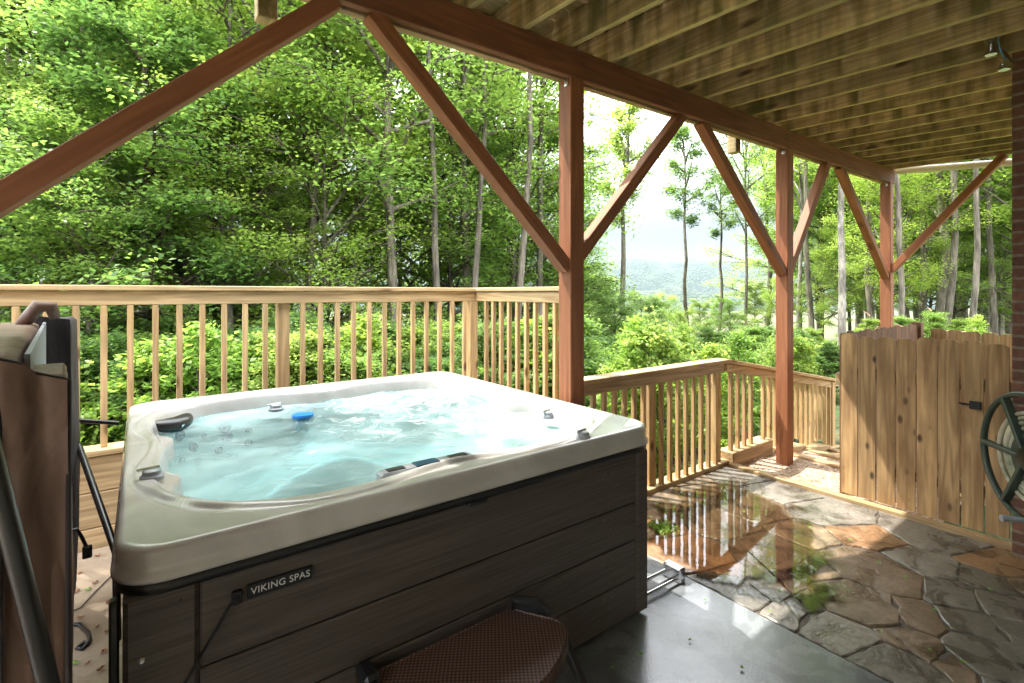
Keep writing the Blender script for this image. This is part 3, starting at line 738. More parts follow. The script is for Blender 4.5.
for k in range(ny_):
    y = yy1-st*(k+.5); picket(4.618+rs.uniform(-.003, .003), y+rs.uniform(-.0015, .0015), st-.008-rs.uniform(0, .003), .03, FZ+rs.uniform(-.014, .010), 'Y', FG, M['fenceZ'])
for z in (.25, .98):
    m = MB(); m.box((4.630, .66, z), (4.668, 1.672, z+.085), .004); m.build('rail', M['fenceY'], FG)
ly, lz = at_x(975, 405, 4.60)[1:3]
m = MB(); m.box((4.585, ly-.032, lz-.028), (4.608, ly+.028, lz+.026), .003); m.box((4.590, ly, lz-.006), (4.602, ly+.085, lz+.006), .002)
m.build('latch', M['blackmetal'], FG)
FS = thing('side_fence', 'weathered brown picket fence running away behind the pine fence', 'fence', (5.7, 1.69, 0))
x = 4.76
k = 0
while x < 6.7:
    picket(x, 1.70, .128, -.35, FZ+.0+.01*math.sin(k*2.1), 'X', FS, M['brownfenceZ']); x += .134; k += 1
m = MB(); m.box((4.72, 1.712, .9), (6.74, 1.75, .985), .004); m.build('rail', M['timberX'], FS)
m = MB(); m.box((6.70, 1.66, -.5), (6.79, 1.75, FZ+.02), .004); m.build('post', M['brownfenceZ'], FS)
FB = thing('back_fence', 'pale pine picket fence showing above the gate behind it', 'fence', (6.9, .9, 0))
y = 1.55; k = 0
while y > -.3:
    picket(6.86, y, .128, -.35, FZ-.05-.02*k*.3, 'Y', FB, M['fenceZ']); y -= .134; k += 1
m = MB(); m.box((6.872, -.35, .85), (6.91, 1.6, .935), .004); m.build('rail', M['timberY'], FB)

# ------------------------------------------------------------------ hot tub
CX, CY = 1.04, 2.735; HX, HY = 1.095, 1.115; RC = .13; AX, AY = .980, .975; ZR = CAMH-.675
def hz(x, y):
    """height of the shell surface (rim, seats, footwell)"""
    x = np.asarray(x, float); y = np.asarray(y, float)
    u = (x-CX)/AX; v_ = (y-CY)/AY; n = 5.5
    rho = (np.abs(u)**n+np.abs(v_)**n)**(1/n)
    th = np.arctan2(v_, u)
    rho = rho*(1+.018*np.cos(8*th+.2))
    wall = sstep(1.0, .90, rho)
    seat = .44-.05*np.cos(4*th)
    foot = sstep(.62, .46, (np.abs(u*1.15+.1)**2.6+np.abs(v_*1.1-.02)**2.6)**(1/2.6))
    lip = sstep(1.016, .996, rho)*.014
    z = ZR-lip-wall*seat-foot*.34
    # contoured ridge line and channel running round the rim top
    z = z-.010*np.exp(-((rho-1.062+.012*np.cos(8*th))/.010)**2)+.014*np.exp(-((rho-1.03)/.018)**2)*(1+np.cos(8*th+.5))/2
    # arm rests growing out of the walls between the seats
    for (bx, by, br, bh) in ((.095, 2.27, .085, .40), (.075, 2.88, .07, .40), (1.02, 3.66, .12, .26), (1.97, 2.62, .11, .34), (1.3, 1.82, .12, .22)):
        z = np.where(rho < .995, np.minimum(z+bh*np.exp(-(((x-bx)**2+(y-by)**2)/br**2)), ZR-.02), z)
    return z
def outer(th):
    """rounded-rectangle boundary in direction th"""
    c, s_ = math.cos(th), math.sin(th)
    lo, hi = 0, 3
    for _ in range(40):
        r = (lo+hi)/2; x, y = abs(r*c), abs(r*s_)
        qx, qy = x-(HX-RC), y-(HY-RC)
        d = math.hypot(max(qx, 0), max(qy, 0))+min(max(qx, qy), 0)-RC
        if d < 0: lo = r
        else: hi = r
    return lo*c, lo*s_
TUB = thing('hot_tub', 'square hot tub with pearl shell, bubbling water and dark brown cabinet', 'hot tub', (CX, CY, 0))
nA = 420; th_ = np.linspace(0, 2*PI, nA, endpoint=False); B = np.array([outer(t) for t in th_])
sg = np.concatenate([np.linspace(0, .70, 40, endpoint=False), np.linspace(.70, .965, 70, endpoint=False), [.965, .975, .984, .991, .996, .999, 1.0]])
vs = []
for s_ in sg:
    x = CX+B[:, 0]*s_; y = CY+B[:, 1]*s_; z = hz(x, y)
    de = (1-s_)*1.1
    if de < .018: z = z-(.018-np.sqrt(max(0, .018**2-(.018-de)**2)))
    vs.append(np.stack([x, y, z], -1))
for (g, dz) in ((1.002, -.035), (1.000, -.050), (1.003, -.068), (1.010, -.078), (1.010, -.090), (.975, -.092)):
    vs.append(np.stack([CX+B[:, 0]*g, CY+B[:, 1]*g, np.full(nA, ZR+dz)], -1))
v = np.concatenate(vs)-np.array([CX, CY, 0]); nR = len(vs)
i, j = np.meshgrid(np.arange(nR-1), np.arange(nA), indexing='ij'); j2 = (j+1) % nA
f = np.stack([i*nA+j, (i+1)*nA+j, (i+1)*nA+j2, i*nA+j2], -1).reshape(-1, 4)
link('shell', npmesh('shell', v, f, M['shell'], smooth=True), None, TUB, loc=(CX, CY, 0))
# water surface, gently heaving, stops inside the shell wall
ZW = ZR-.095
vs = []; sgw = np.linspace(0, 1, 60)
Bi = []
for t in th_:
    lo, hi = .5, 1.0; b = np.array(outer(t))
    for _ in range(25):
        mid = (lo+hi)/2
        if float(hz(CX+b[0]*mid, CY+b[1]*mid)) < ZW: lo = mid
        else: hi = mid
    Bi.append(b*(lo+.006))
Bi = np.array(Bi)
for s_ in sgw:
    x = CX+Bi[:, 0]*s_; y = CY+Bi[:, 1]*s_
    z = ZW+(.0035*np.sin(x*17+2*np.sin(y*9))+.003*np.sin(y*23+2*np.sin(x*11)))
    vs.append(np.stack([x, y, z], -1))
v = np.concatenate(vs); nR = len(sgw); i, j = np.meshgrid(np.arange(nR-1), np.arange(nA), indexing='ij'); j2 = (j+1) % nA
f = np.stack([i*nA+j, (i+1)*nA+j, (i+1)*nA+j2, i*nA+j2], -1).reshape(-1, 4)
link('water', npmesh('water', v, f, M['water'], smooth=True), None, TUB)
# black band under the rim
def ring_band(g0, g1, z0, z1, name, mat):
    vs = []
    for (g, z) in ((g0, z0), (g1, z0+.004), (g1, z1-.004), (g0, z1)): vs.append(np.stack([CX+B[:, 0]*g, CY+B[:, 1]*g, np.full(nA, z)], -1))
    v = np.concatenate(vs); i, j = np.meshgrid(np.arange(3), np.arange(nA), indexing='ij'); j2 = (j+1) % nA
    f = np.stack([i*nA+j, i*nA+j2, (i+1)*nA+j2, (i+1)*nA+j], -1).reshape(-1, 4)
    return link(name, npmesh(name, v, f, mat), None, TUB)
ring_band(.96, 1.003, ZR-.128, ZR-.0925, 'trim_band', M['black'])
# cabinet: planks with shadow gaps on each side, corner posts
cx0, cx1, cy0, cy1 = -.035, 2.112, 1.655, 3.82
zz = [.03, .218, .408, .598, ZR-.128]
core = MB(); core.box((cx0+.03, cy0+.03, .0), (cx1-.03, cy1-.03, .3), .01); core.build('base', M['black'], TUB)
for k in range(4):
    z0, z1 = zz[k]+.003, zz[k+1]-.003
    for (lo, hi, nm) in (((cx0+.172, cy0), (cx1-.092, cy0+.02), 'a'), ((cx0+.172, cy1-.02), (cx1-.092, cy1), 'b'), ((cx0, cy0+.172), (cx0+.02, cy1-.172), 'c'), ((cx1-.02, cy0+.092), (cx1, cy1-.172), 'd')):
        m = MB(); m.box((lo[0], lo[1], z0), (hi[0], hi[1], z1), .005); m.build('side_plank', M['cabinet'], TUB)
lin = MB(); zt_ = ZR-.13
for (lo, hi) in (((cx0+.1, cy0+.012), (cx1-.05, cy0+.018)), ((cx0+.1, cy1-.018), (cx1-.1, cy1-.012)), ((cx0+.012, cy0+.1), (cx0+.018, cy1-.1)), ((cx1-.018, cy0+.05), (cx1-.012, cy1-.1))):
    lin.box((lo[0], lo[1], .03), (hi[0], hi[1], zt_), .001)
lin.build('liner', M['black'], TUB)
for (lo, hi) in (((cx0-.003, cy0-.004), (cx0+.168, cy0+.10)), ((cx1-.088, cy0-.004), (cx1+.004, cy0+.09)), ((cx0-.003, cy1-.168), (cx0+.168, cy1+.003)), ((cx1-.168, cy1-.168), (cx1+.003, cy1+.003))):
    m = MB(); m.box((lo[0], lo[1], .02), (hi[0], hi[1], ZR-.129), .012); cp = m.build('corner_panel', M['cabinet'], TUB)
bx, _, bz = at_y(142, 661, cy0-.006); m = MB(); m.lathe([(.009, 0), (.009, .003), (.005, .006)], (bx, cy0-.004, bz), 16, (0, -1, 0)); m.build('bolt', M['chrome'], TUB, smooth=True, auto=35)
bx, _, bz = at_y(181, 600, cy0-.006); m = MB(); m.lathe([(.004, 0), (.004, .002), (.002, .003)], (bx, cy0-.004, bz), 12, (0, -1, 0)); m.build('bolt', M['black'], TUB)
# clip in the middle of the front band
bx, _, bz = at_y(478, 505, cy0-.02); m = MB(); m.box((bx-.045, cy0-.028, ZR-.15), (bx+.045, cy0-.001, ZR-.092), .006); m.build('band_clip', M['black'], TUB)
# name plate
pa = at_y(247, 591, cy0-.008); pb = at_y(313, 573, cy0-.008); pz = (pa[2]+pb[2])/2
m = MB(); m.box((pa[0], cy0-.010, pz-.021), (pb[0], cy0-.0005, pz+.021), .004); NP = m.build('name_plate', M['black'], TUB)
cu = bpy.data.curves.new('lettering', 'FONT'); cu.body = 'VIKING SPAS'; cu.size = .0285; cu.align_x = 'CENTER'; cu.align_y = 'CENTER'; cu.extrude = .0008; cu.space_character = 1.05
to = bpy.data.objects.new('tmp', cu); C.objects.link(to); bpy.context.view_layer.update()
tm = bpy.data.meshes.new_from_object(to.evaluated_get(bpy.context.evaluated_depsgraph_get())); bpy.data.objects.remove(to)
tm.transform(Matrix.Rotation(PI/2, 4, 'X')); tm.name = 'lettering'
link('lettering', tm, M['letter'], NP, loc=((pa[0]+pb[0])/2, cy0-.0112, pz))
tm.materials.clear(); tm.materials.append(M['letter'])
# tie-down strap on the cabinet
a = at_y(236, 596, cy0-.008); b_ = at_y(185, 683, cy0-.008); dx, dz = b_[0]-a[0], b_[2]-a[2]
m = MB(); m.bar((a[0], cy0-.008, a[2]), (a[0]+dx*2.2, cy0-.008, a[2]+dz*2.2), .003, .016, up=(0, -1, 0)); m.v = m.v
SP = m.build('tie_strap', M['black'], TUB)
m = MB(); m.box((a[0]-.012, cy0-.018, a[2]-.022), (a[0]+.016, cy0-.0045, a[2]+.016), .003); m.box((a[0]-.006, cy0-.022, a[2]-.012), (a[0]+.006, cy0-.016, a[2]+.004), .001); m.build('buckle', M['black'], SP)
# fittings placed on the shell by following the sight line down to it
def hit(px, py, z0=None):
    z = ZR-.01
    for _ in range(400):
        p = at_z(px, py, z)
        if abs(p[0]-CX) < HX and abs(p[1]-CY) < HY and float(hz(p[0], p[1])) >= z: break
        z -= .004
    return p
def nrm(x, y):
    e_ = .02; return Vector((float(hz(x-e_, y)-hz(x+e_, y)), float(hz(x, y-e_)-hz(x, y+e_)), 2*e_)).normalized()
for (zx, zy, r_) in ((268, 257, .036), (425, 228, .040), (435, 267, .034), (315, 300, .028), (403, 307, .024), (505, 282, .024), (275, 345, .022), (330, 345, .020), (248, 300, .014), (505, 238, .020), (285, 440, .020), (550, 487, .020), (635, 480, .022), (350, 258, .016), (332, 375, .012)):
    p = hit(100+zx/3.415, 360+zy/3.415); nn = nrm(p[0], p[1])
    if p[2] > ZW-.03: continue
    m = MB(); m.lathe([(r_, -.006), (r_, .014), (r_*.8, .020), (r_*.55, .014), (r_*.5, .008), (r_*.2, .012), (.001, .013)], p, 22, nn); m.build('jet', M['jet'], TUB, smooth=True, auto=40)
def divert(px, py, r_):
    p = at_z(px, py, ZR); zz_ = max(float(hz(p[0], p[1])), ZR-.03)
    m = MB(); m.lathe([(r_*1.25, -.01), (r_*1.25, .004), (r_*1.1, .009), (r_, .010), (r_*.95, .024), (r_*.7, .029), (.001, .03)], (p[0], p[1], zz_), 26)
    k = m.build('diverter_knob', M['greyplastic'], TUB, smooth=True, auto=40)
    m = MB(); m.bar((p[0]-r_*1.5, p[1], zz_+.03), (p[0]+r_*.8, p[1]+.01, zz_+.032), .016, .008); m.build('lever', M['chrome'], k)
divert(152, 477, .030); divert(276, 404, .034); divert(548, 411, .028); divert(583, 437, .030)
def pillow(px, py, ang_, ln, z):
    p = at_z(px, py, z); m = MB(); n1, n2 = 22, 14; vs = []; fs = []
    for i_ in range(n1+1):
        s_ = i_/n1*2-1; w_ = (1-abs(s_)**4)**.5
        for j_ in range(n2):
            t = 2*PI*j_/n2
            vs.append((s_*ln/2, .045*w_*math.cos(t)+.03*s_*s_, .034*w_*math.sin(t)*(1+.15*math.cos(3*s_))))
    for i_ in range(n1):
        for j_ in range(n2): fs.append((i_*n2+j_, i_*n2+(j_+1) % n2, (i_+1)*n2+(j_+1) % n2, (i_+1)*n2+j_))
    rm = Matrix.Rotation(ang_, 3, 'Z') @ Matrix.Rotation(math.radians(35), 3, 'X')
    m.add([tuple(rm @ Vector(q)+Vector(p)) for q in vs], fs); o = m.build('pillow', M['blackmetal'], TUB, smooth=True)
    t = MB(); c_ = rm @ Vector((0, -.036, .022))+Vector(p); t.add([(c_+rm @ Vector(q)) for q in ((-.012, -.006, .008), (.012, -.006, .008), (0, -.012, -.010), (0, .004, -.002))], [(0, 1, 2), (0, 2, 3), (1, 0, 3), (2, 1, 3)])
    t.build('emblem', M['chrome'], o); return o
pillow(176, 424, math.radians(38), .24, ZR-.055)
p = (.36, 1.835); m = MB(); m.box((p[0]-.16, p[1]-.02, ZR-.10), (p[0]+.18, p[1]+.03, ZR-.045), .02); m.build('pillow', M['blackmetal'], TUB)
# control panel on the front rim
c0 = at_z(392, 486, ZR); c1 = at_z(494, 466, ZR)
m = MB(); m.box((c0[0], 1.735, ZR-.03), (c1[0], 1.80, ZR+.012), .01); CPN = m.build('control_panel', M['greyplastic'], TUB)
m = MB(); m.box((c0[0]+.14, 1.742, ZR+.008), (c1[0]-.16, 1.79, ZR+.016), .003); m.build('display', M['jet'], CPN)
m = MB(); m.box((c0[0]+.03, 1.75, ZR+.008), (c0[0]+.10, 1.785, ZR+.015), .003); m.build('button', M['black'], CPN)
m = MB(); m.box((c1[0]-.11, 1.75, ZR+.008), (c1[0]-.03, 1.785, ZR+.015), .003); m.build('button', M['black'], CPN)
# floating dispenser
p = at_z(303, 417, ZW+.01)
FL = thing('floating_dispenser', 'round blue topped chemical dispenser floating on the tub water', 'dispenser', p)
m = MB(); m.lathe([(.050, -.006), (.062, .0), (.064, .012), (.060, .020), (.03, .024), (.001, .025)], p, 32); m.build('cap', M['bluecap'], FL, smooth=True, auto=40)
m = MB(); m.lathe([(.001, -.09), (.03, -.09), (.034, -.08), (.034, -.004)], p, 24); m.build('body', M['palebody'], FL, smooth=True, auto=40)
# chrome bar low on the tub's right side
GB = thing('towel_bar', 'short metal bar standing off the tub just above the wet concrete', 'bar', (2.2, 1.75, .02))
a = at_z(643, 583, .03); b_ = at_z(669, 570, .04)
m = MB(); m.tube([(2.12, 1.80, .05), (b_[0], b_[1], .05)], .011, 12); m.build('tube', M['chrome'], GB, smooth=True, auto=40)
m = MB(); m.tube([(2.12, 1.73, .03), (b_[0], b_[1]-.07, .03)], .009, 12); m.build('tube', M['chrome'], GB, smooth=True, auto=40)
m = MB(); m.box((b_[0]-.02, b_[1]-.09, .0), (b_[0]+.035, b_[1]+.03, .085), .008); m.build('end_block', M['chrome'], GB)

# ------------------------------------------------------------------ step in front of the tub
SPZ = .385
SPT = thing('spa_step', 'brown woven tread step on a black frame against the tub front', 'step', (.95, 1.42, 0))
def mk_weave():
    m, nt, out = newmat('woven_tread'); p = pbsdf(nt, out, Roughness=.4)
    tc = N(nt, 'TexCoord'); mp = N(nt, 'Mapping'); mp.inputs['Scale'].default_value = (75, 75, 75); mp.inputs['Rotation'].default_value = (0, 0, .6); L(nt, tc, 'Object', mp, 'Vector')
    ch = N(nt, 'TexVoronoi'); ch.inputs['Scale'].default_value = 1; ch.inputs['Randomness'].default_value = 0; L(nt, mp, 0, ch, 'Vector')
    r = ramp(nt, [(.1, (.30, .19, .15)), (.5, (.05, .024, .018))]); L(nt, ch, 'Distance', r, 0); L(nt, r, 0, p, 'Base Color')
    b = N(nt, 'Bump'); b.inputs['Strength'].default_value = 1; b.inputs['Distance'].default_value = .003; b.invert = True; L(nt, ch, 'Distance', b, 'Height'); L(nt, b, 0, p, 'Normal')
    return m
M['weave'] = mk_weave(); M['stepbrown'] = plain('brown_resin', (.075, .036, .026), .4, bump=.2)
fx0, fx1, fy0, fy1 = .56, 1.27, 1.16, 1.625
outl = [(fx0, 1.24), (.62, 1.215), (.74, 1.205), (.88, 1.21), (1.0, 1.228), (1.10, 1.255), (1.19, 1.295), (1.26, 1.345), (1.30, 1.39), (1.315, 1.425), (1.305, 1.46), (1.28, 1.50), (1.24, 1.56), (1.205, fy1), (fx0, fy1)]
n = len(outl)
def prism(outl, z0, z1, ins=0.0):
    cx_ = sum(p[0] for p in outl)/len(outl); cy_ = sum(p[1] for p in outl)/len(outl); n = len(outl); vs = []
    def sc(p, k): return (cx_+(p[0]-cx_)*k, cy_+(p[1]-cy_)*k)
    rings = [(z0, .985), (z0+.008, 1), (z1-.008, 1), (z1, .98)]
    for (z, k) in rings: vs += [(*sc(p, k-ins), z) for p in outl]
    fs = [tuple(range(n))[::-1], tuple(3*n+i for i in range(n))]
    for r_ in range(3): fs += [(r_*n+i, r_*n+(i+1) % n, (r_+1)*n+(i+1) % n, (r_+1)*n+i) for i in range(n)]
    m = MB(); m.add(vs, fs); return m
prism(outl, SPZ-.045, SPZ).build('tread', M['stepbrown'], SPT)
TR = prism(outl, SPZ+.0005, SPZ+.005, .05).build('tread_mat', M['weave'], SPT)
m = MB()
m.tube([(1.20, 1.61, SPZ-.01), (1.205, 1.605, SPZ+.045), (1.27, 1.535, SPZ+.045), (1.30, 1.475, SPZ+.008)], [.013, .015, .015, .013], 8)
m.bar((1.215, 1.595, SPZ+.005), (1.285, 1.50, SPZ+.005), .02, .06); m.build('bracket', M['black'], SPT)
m = MB(); m.box((fx0+.01, 1.54, SPZ-.03), (fx0+.06, 1.64, SPZ+.05), .015); m.build('bracket', M['black'], SPT)
m = MB(); m.bar((1.30, 1.42, SPZ-.04), (1.36, 1.26, .02), .035, .03); m.build('leg', M['blackmetal'], SPT)
m = MB(); m.bar((fx1-.06, 1.58, SPZ-.04), (fx1-.0, 1.60, .01), .035, .03); m.build('leg', M['blackmetal'], SPT)
m = MB(); m.bar((fx0+.05, 1.25, SPZ-.04), (fx0-.02, 1.12, .01), .035, .03); m.build('leg', M['blackmetal'], SPT)
m = MB(); m.bar((fx0+.05, 1.58, SPZ-.04), (fx0+.0, 1.60, .01), .035, .03); m.build('leg', M['blackmetal'], SPT)
m = MB(); m.bar((fx0, 1.17, .14), (fx1+.06, 1.30, .14), .03, .03); m.build('stretcher', M['blackmetal'], SPT)

# ------------------------------------------------------------------ folded cover and its lifter, left of the tub
CV = thing('spa_cover', 'folded brown vinyl tub cover standing on edge left of the hot tub', 'tub cover', (-.3, 2.4, .3))
def slab_mesh(o, ldir, length, wdir, width, z0, z1, name, mat, puff=.012, nl=40, nw=8, nz=30, seed=0, taper=0, topdrop=0):
    """soft upholstered slab: rounded box with puckered faces. o = near right lower corner"""
    o = Vector(o); ld = Vector(ldir).normalized(); wd = Vector(wdir).normalized(); m = MB()
    bm = bmesh.new(); bmesh.ops.create_cube(bm, size=1); bmesh.ops.subdivide_edges(bm, edges=bm.edges[:], cuts=15, use_grid_fill=True)
    for v in bm.verts:
        a, b, c = v.co.x+.5, v.co.y+.5, v.co.z+.5
        def rnd(t): return t
        ca, cb, cc = a*2-1, b*2-1, c*2-1
        bulge = puff*(math.sin(PI*a)*math.sin(PI*c)) if b in (0, 1) else 0
        wr = .35*(.006*math.sin(a*31+seed+3*math.sin(c*9))+.005*math.sin(c*23+seed*2+2*math.sin(a*7)))
        k = 1-taper*c
        bb = (b-.0)*width*k+(bulge+wr if b > .99 else (-bulge-wr if b < .01 else 0))
        zz_ = z0+c*(z1-z0)-topdrop*a*c+(.008*math.sin(a*19+seed) if c > .99 else 0)
        # round the long edges
        e_ = .018
        al = a*length+(wr if a < .01 else 0)
        p = o+ld*al+wd*bb; p.z = zz_; v.co = p
    bmesh.ops.bevel(bm, geom=[e for e in bm.edges if len(e.link_faces) == 2 and e.link_faces[0].normal.angle(e.link_faces[1].normal, 0) > 1.0] if False else [], offset=.01)
    me = bpy.data.meshes.new(name); bmesh.ops.recalc_face_normals(bm, faces=bm.faces); bm.to_mesh(me); bm.free()
    ob = link(name, me, mat, CV); me.polygons.foreach_set('use_smooth', [True]*len(me.polygons)); sm = ob.modifiers.new('soft', 'SMOOTH'); sm.iterations = 3; sm.factor = .5; return ob
ld = (-.094, 1, 0); wd = (-1, -.094, 0)
slab_mesh((-.132, 1.50, 0), ld, .30, wd, .075, .30, 1.475, 'near_half', M['vinyl'], seed=1)
slab_mesh((-.212, 1.47, 0), ld, 1.62, wd, .34, .30, 1.530, 'near_half', M['vinyl'], seed=2, puff=.004)
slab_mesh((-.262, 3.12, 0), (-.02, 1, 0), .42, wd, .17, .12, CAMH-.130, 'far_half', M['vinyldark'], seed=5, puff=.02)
q = [(-.200+.0, 1.56), (-.200-.094*1.5, 3.06)]
m = MB(); m.add([(q[0][0], q[0][1], 1.30), (q[1][0], q[1][1], 1.26), (q[1][0], q[1][1], 1.528), (q[0][0], q[0][1], 1.522), (q[0][0]-.01, q[0][1], 1.30), (q[1][0]-.01, q[1][1], 1.26), (q[1][0]-.01, q[1][1], 1.528), (q[0][0]-.01, q[0][1], 1.522)], [(0, 1, 2, 3), (7, 6, 5, 4), (0, 4, 5, 1), (1, 5, 6, 2), (2, 6, 7, 3), (3, 7, 4, 0)]); m.build('foil_lining', M['silver'], CV)
# skirt flap along the near edge: a pleated strip of vinyl
def strip(p0, p1, z0, z1f, name, mat, seed=0):
    n1, n2 = 24, 40; vs = []; 
    for i_ in range(n1+1):
        s_ = i_/n1
        for j_ in range(n2+1):
            t = j_/n2; x = p0[0]+(p1[0]-p0[0])*s_; y = p0[1]+(p1[1]-p0[1])*s_
            z = z0+(z1f(s_)-z0)*t; off = .008*math.sin(s_*9+seed+t*4)+.012*math.sin(t*7+seed)*s_+.0015*math.sin(s_*21+3*math.sin(t*5))+.02*t**6
            vs.append((x, y-off, z))
    fs = [(i_*(n2+1)+j_, (i_+1)*(n2+1)+j_, (i_+1)*(n2+1)+j_+1, i_*(n2+1)+j_+1) for i_ in range(n1) for j_ in range(n2)]
    b0 = len(vs); vs2 = [(x, y+.006, z) for (x, y, z) in vs]; m = MB(); m.add(vs+vs2, fs+[tuple(i+b0 for i in q[::-1]) for q in fs])
    return m.build(name, mat, CV, smooth=True)
strip((-.262, 1.462), (-.128, 1.487), .30, lambda s_: float(np.interp(s_, [0, .52, .62, 1], [1.534, 1.508, 1.486, 1.470])), 'skirt', M['vinyl'], 1)
strip((-.60, 1.40), (-.245, 1.452), .30, lambda s_: 1.575-.07*max(0, s_-.55)/.45, 'skirt', M['vinyl'], 3)
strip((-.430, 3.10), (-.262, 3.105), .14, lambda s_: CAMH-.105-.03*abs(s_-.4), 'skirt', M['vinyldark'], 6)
m = MB(); m.tube([(-.128, 1.478, .30), (-.128, 1.474, .9), (-.128, 1.478, 1.468), (-.185, 1.468, 1.488), (-.205, 1.465, 1.510), (-.262, 1.455, 1.532)], .0055, 8); m.build('piping', M['vinyldark'], CV, smooth=True)
m = MB(); m.tube([(-.232, 1.452, .30), (-.230, 1.449, .9), (-.233, 1.452, 1.515)], .004, 6); m.build('seam', M['vinyldark'], CV, smooth=True)
h0, h1 = at_y(20, 322, 2.9), at_y(45, 306, 2.9)
m = MB(); m.tube([(h0[0], 2.9, h0[2]-.02), (h0[0]+.02, 2.9, h0[2]+.01), (h1[0]-.02, 2.9, h1[2]), (h1[0]+.02, 2.9, h1[2]-.005), (h1[0]+.03, 2.92, h1[2]-.05)], [.02, .026, .03, .026, .02], 8); m.build('carry_handle', M['vinyl'], CV, smooth=True)
# bent black strap with buckle hanging off the cover
a = at_y(68, 531, 2.9); b_ = at_y(87, 548, 2.9)
m = MB(); m.tube([(a[0]-.03, 2.9, a[2]), (a[0]+.03, 2.9, a[2]+.0), (b_[0]-.02, 2.9, b_[2]+.06), (b_[0], 2.9, b_[2])], .007, 6)
SB = m.build('strap', M['black'], CV); m = MB(); m.box((b_[0]-.016, 2.89, b_[2]-.045), (b_[0]+.018, 2.91, b_[2]+.01), .006); m.build('buckle', M['black'], SB)
LF = thing('cover_lifter', 'black tube cover lifter arms between the cover and the tub', 'lifter', (-.12, 2.4, .3))
a = at_y(-25, 390, 1.34); b_ = at_y(48, 683, 1.34); d = Vector(b_)-Vector(a)
m = MB(); m.tube([Vector(a), Vector(b_), Vector(b_)+d*.9], .0175, 16); m.build('arm', M['blackmetal'], LF, smooth=True, auto=40)
a = at_y(79, 446, 3.3); b_ = at_y(116, 552, 2.6); m = MB(); m.tube([a, b_, (b_[0]+.005, b_[1]-.02, .25)], .014, 14); m.build('arm', M['blackmetal'], LF, smooth=True, auto=40)
a = at_y(72, 420, 3.5); b_ = at_y(118, 423, 3.55); m = MB(); m.tube([a, b_], .012, 12); m.build('crossbar', M['blackmetal'], LF, smooth=True, auto=40)
# black bar rising along the tub's left edge
a = at_y(118, 560, 1.70); m = MB(); m.box((-.068, 1.70, .02), (-.046, 1.735, ZR-.15), .006); m.build('upright', M['blackmetal'], LF)

# ------------------------------------------------------------------ hose reel
HC = Vector((*at_d(1028, 2.62), 0)); HC.z = CAMH-(459-HOR)*2.62/FPX
HR = thing('hose_reel', 'dark green hose reel wheel with coiled pale hose beside the brick pier', 'hose reel', HC)
ud = Vector((math.cos(math.radians(40)), math.sin(math.radians(40)), 0)); nd = Vector((-ud.y, ud.x, 0))   # wheel plane spans ud and z
RW_ = .335
def wheel(c):
    m = MB(); m.torus(c, nd, RW_, .014, 64, 10, 1.3); w_ = m.build('wheel', M['green_plastic'], HR, smooth=True)
    for k in range(6):
        t = k*PI/3+PI; e_ = ud*math.cos(t)+Vector((0, 0, 1))*math.sin(t)
        s_ = MB(); s_.bar(c+e_*.05, c+e_*(RW_-.008), .045, .024, up=nd.cross(e_)); s_.build('spoke', M['green_plastic'], w_)
    s_ = MB(); s_.lathe([(.07, -.012), (.07, .012), (.045, .02), (.001, .022)], c, 24, nd); s_.build('hub', M['black'], w_, smooth=True, auto=40)
    return w_
HC = HC-nd*.11; wheel(HC+nd*.11); wheel(HC-nd*.11)
m = MB(); m.lathe([(.13, -.105), (.13, .105)], HC, 28, nd); m.build('drum', M['green_plastic'], HR, smooth=True, auto=40)
def mk_hose():
    m, nt, out = newmat('pale_hose'); p = pbsdf(nt, out, Roughness=.45)
    v = objvec(nt, rnd=False); n = N(nt, 'TexNoise'); n.inputs['Scale'].default_value = 9; n.inputs['Detail'].default_value = 5; lk(nt, v, n, 'Vector')
    r = ramp(nt, [(.35, (.20, .22, .13)), (.5, (.45, .43, .32)), (.65, (.62, .58, .45))]); L(nt, n, 'Fac', r, 0); L(nt, r, 0, p, 'Base Color'); return m
M['hose'] = mk_hose()
m = MB(); pts = []
rs = random.Random(3)
for lay, (rr, cnt) in enumerate(((.160, 8), (.186, 7), (.212, 8), (.236, 6))):
    for k in range(cnt): m.torus(HC+nd*(-.088+.175*k/(cnt-1))+Vector((0, 0, rs.uniform(-.004, .004))), nd+ud*rs.uniform(-.03, .03), rr+rs.uniform(-.004, .004), .0115, 56, 8)
m.build('hose', M['hose'], HR, smooth=True)
m = MB(); m.tube([HC, HC-nd*.16], .02, 12); m.bar(HC-nd*.15+Vector((0, 0, -.3)), HC-nd*.15+Vector((0, 0, .25)), .03, .03, up=nd)
m.bar(HC-nd*.15+Vector((0, 0, -.2)), Vector((4.46, .35, HC.z-.2)), .03, .03); m.bar(HC-nd*.15+Vector((0, 0, .2)), Vector((4.46, .35, HC.z+.2)), .03, .03); m.build('wall_bracket', M['green_plastic'], HR)
a = HC+nd*.13+ud*-.02+Vector((0, 0, -RW_+.02)); m = MB(); m.tube([a, a+nd*.05, a+nd*.11], [.012, .014, .017], 12); m.build('crank_handle', M['greyplastic'], HR, smooth=True, auto=40)

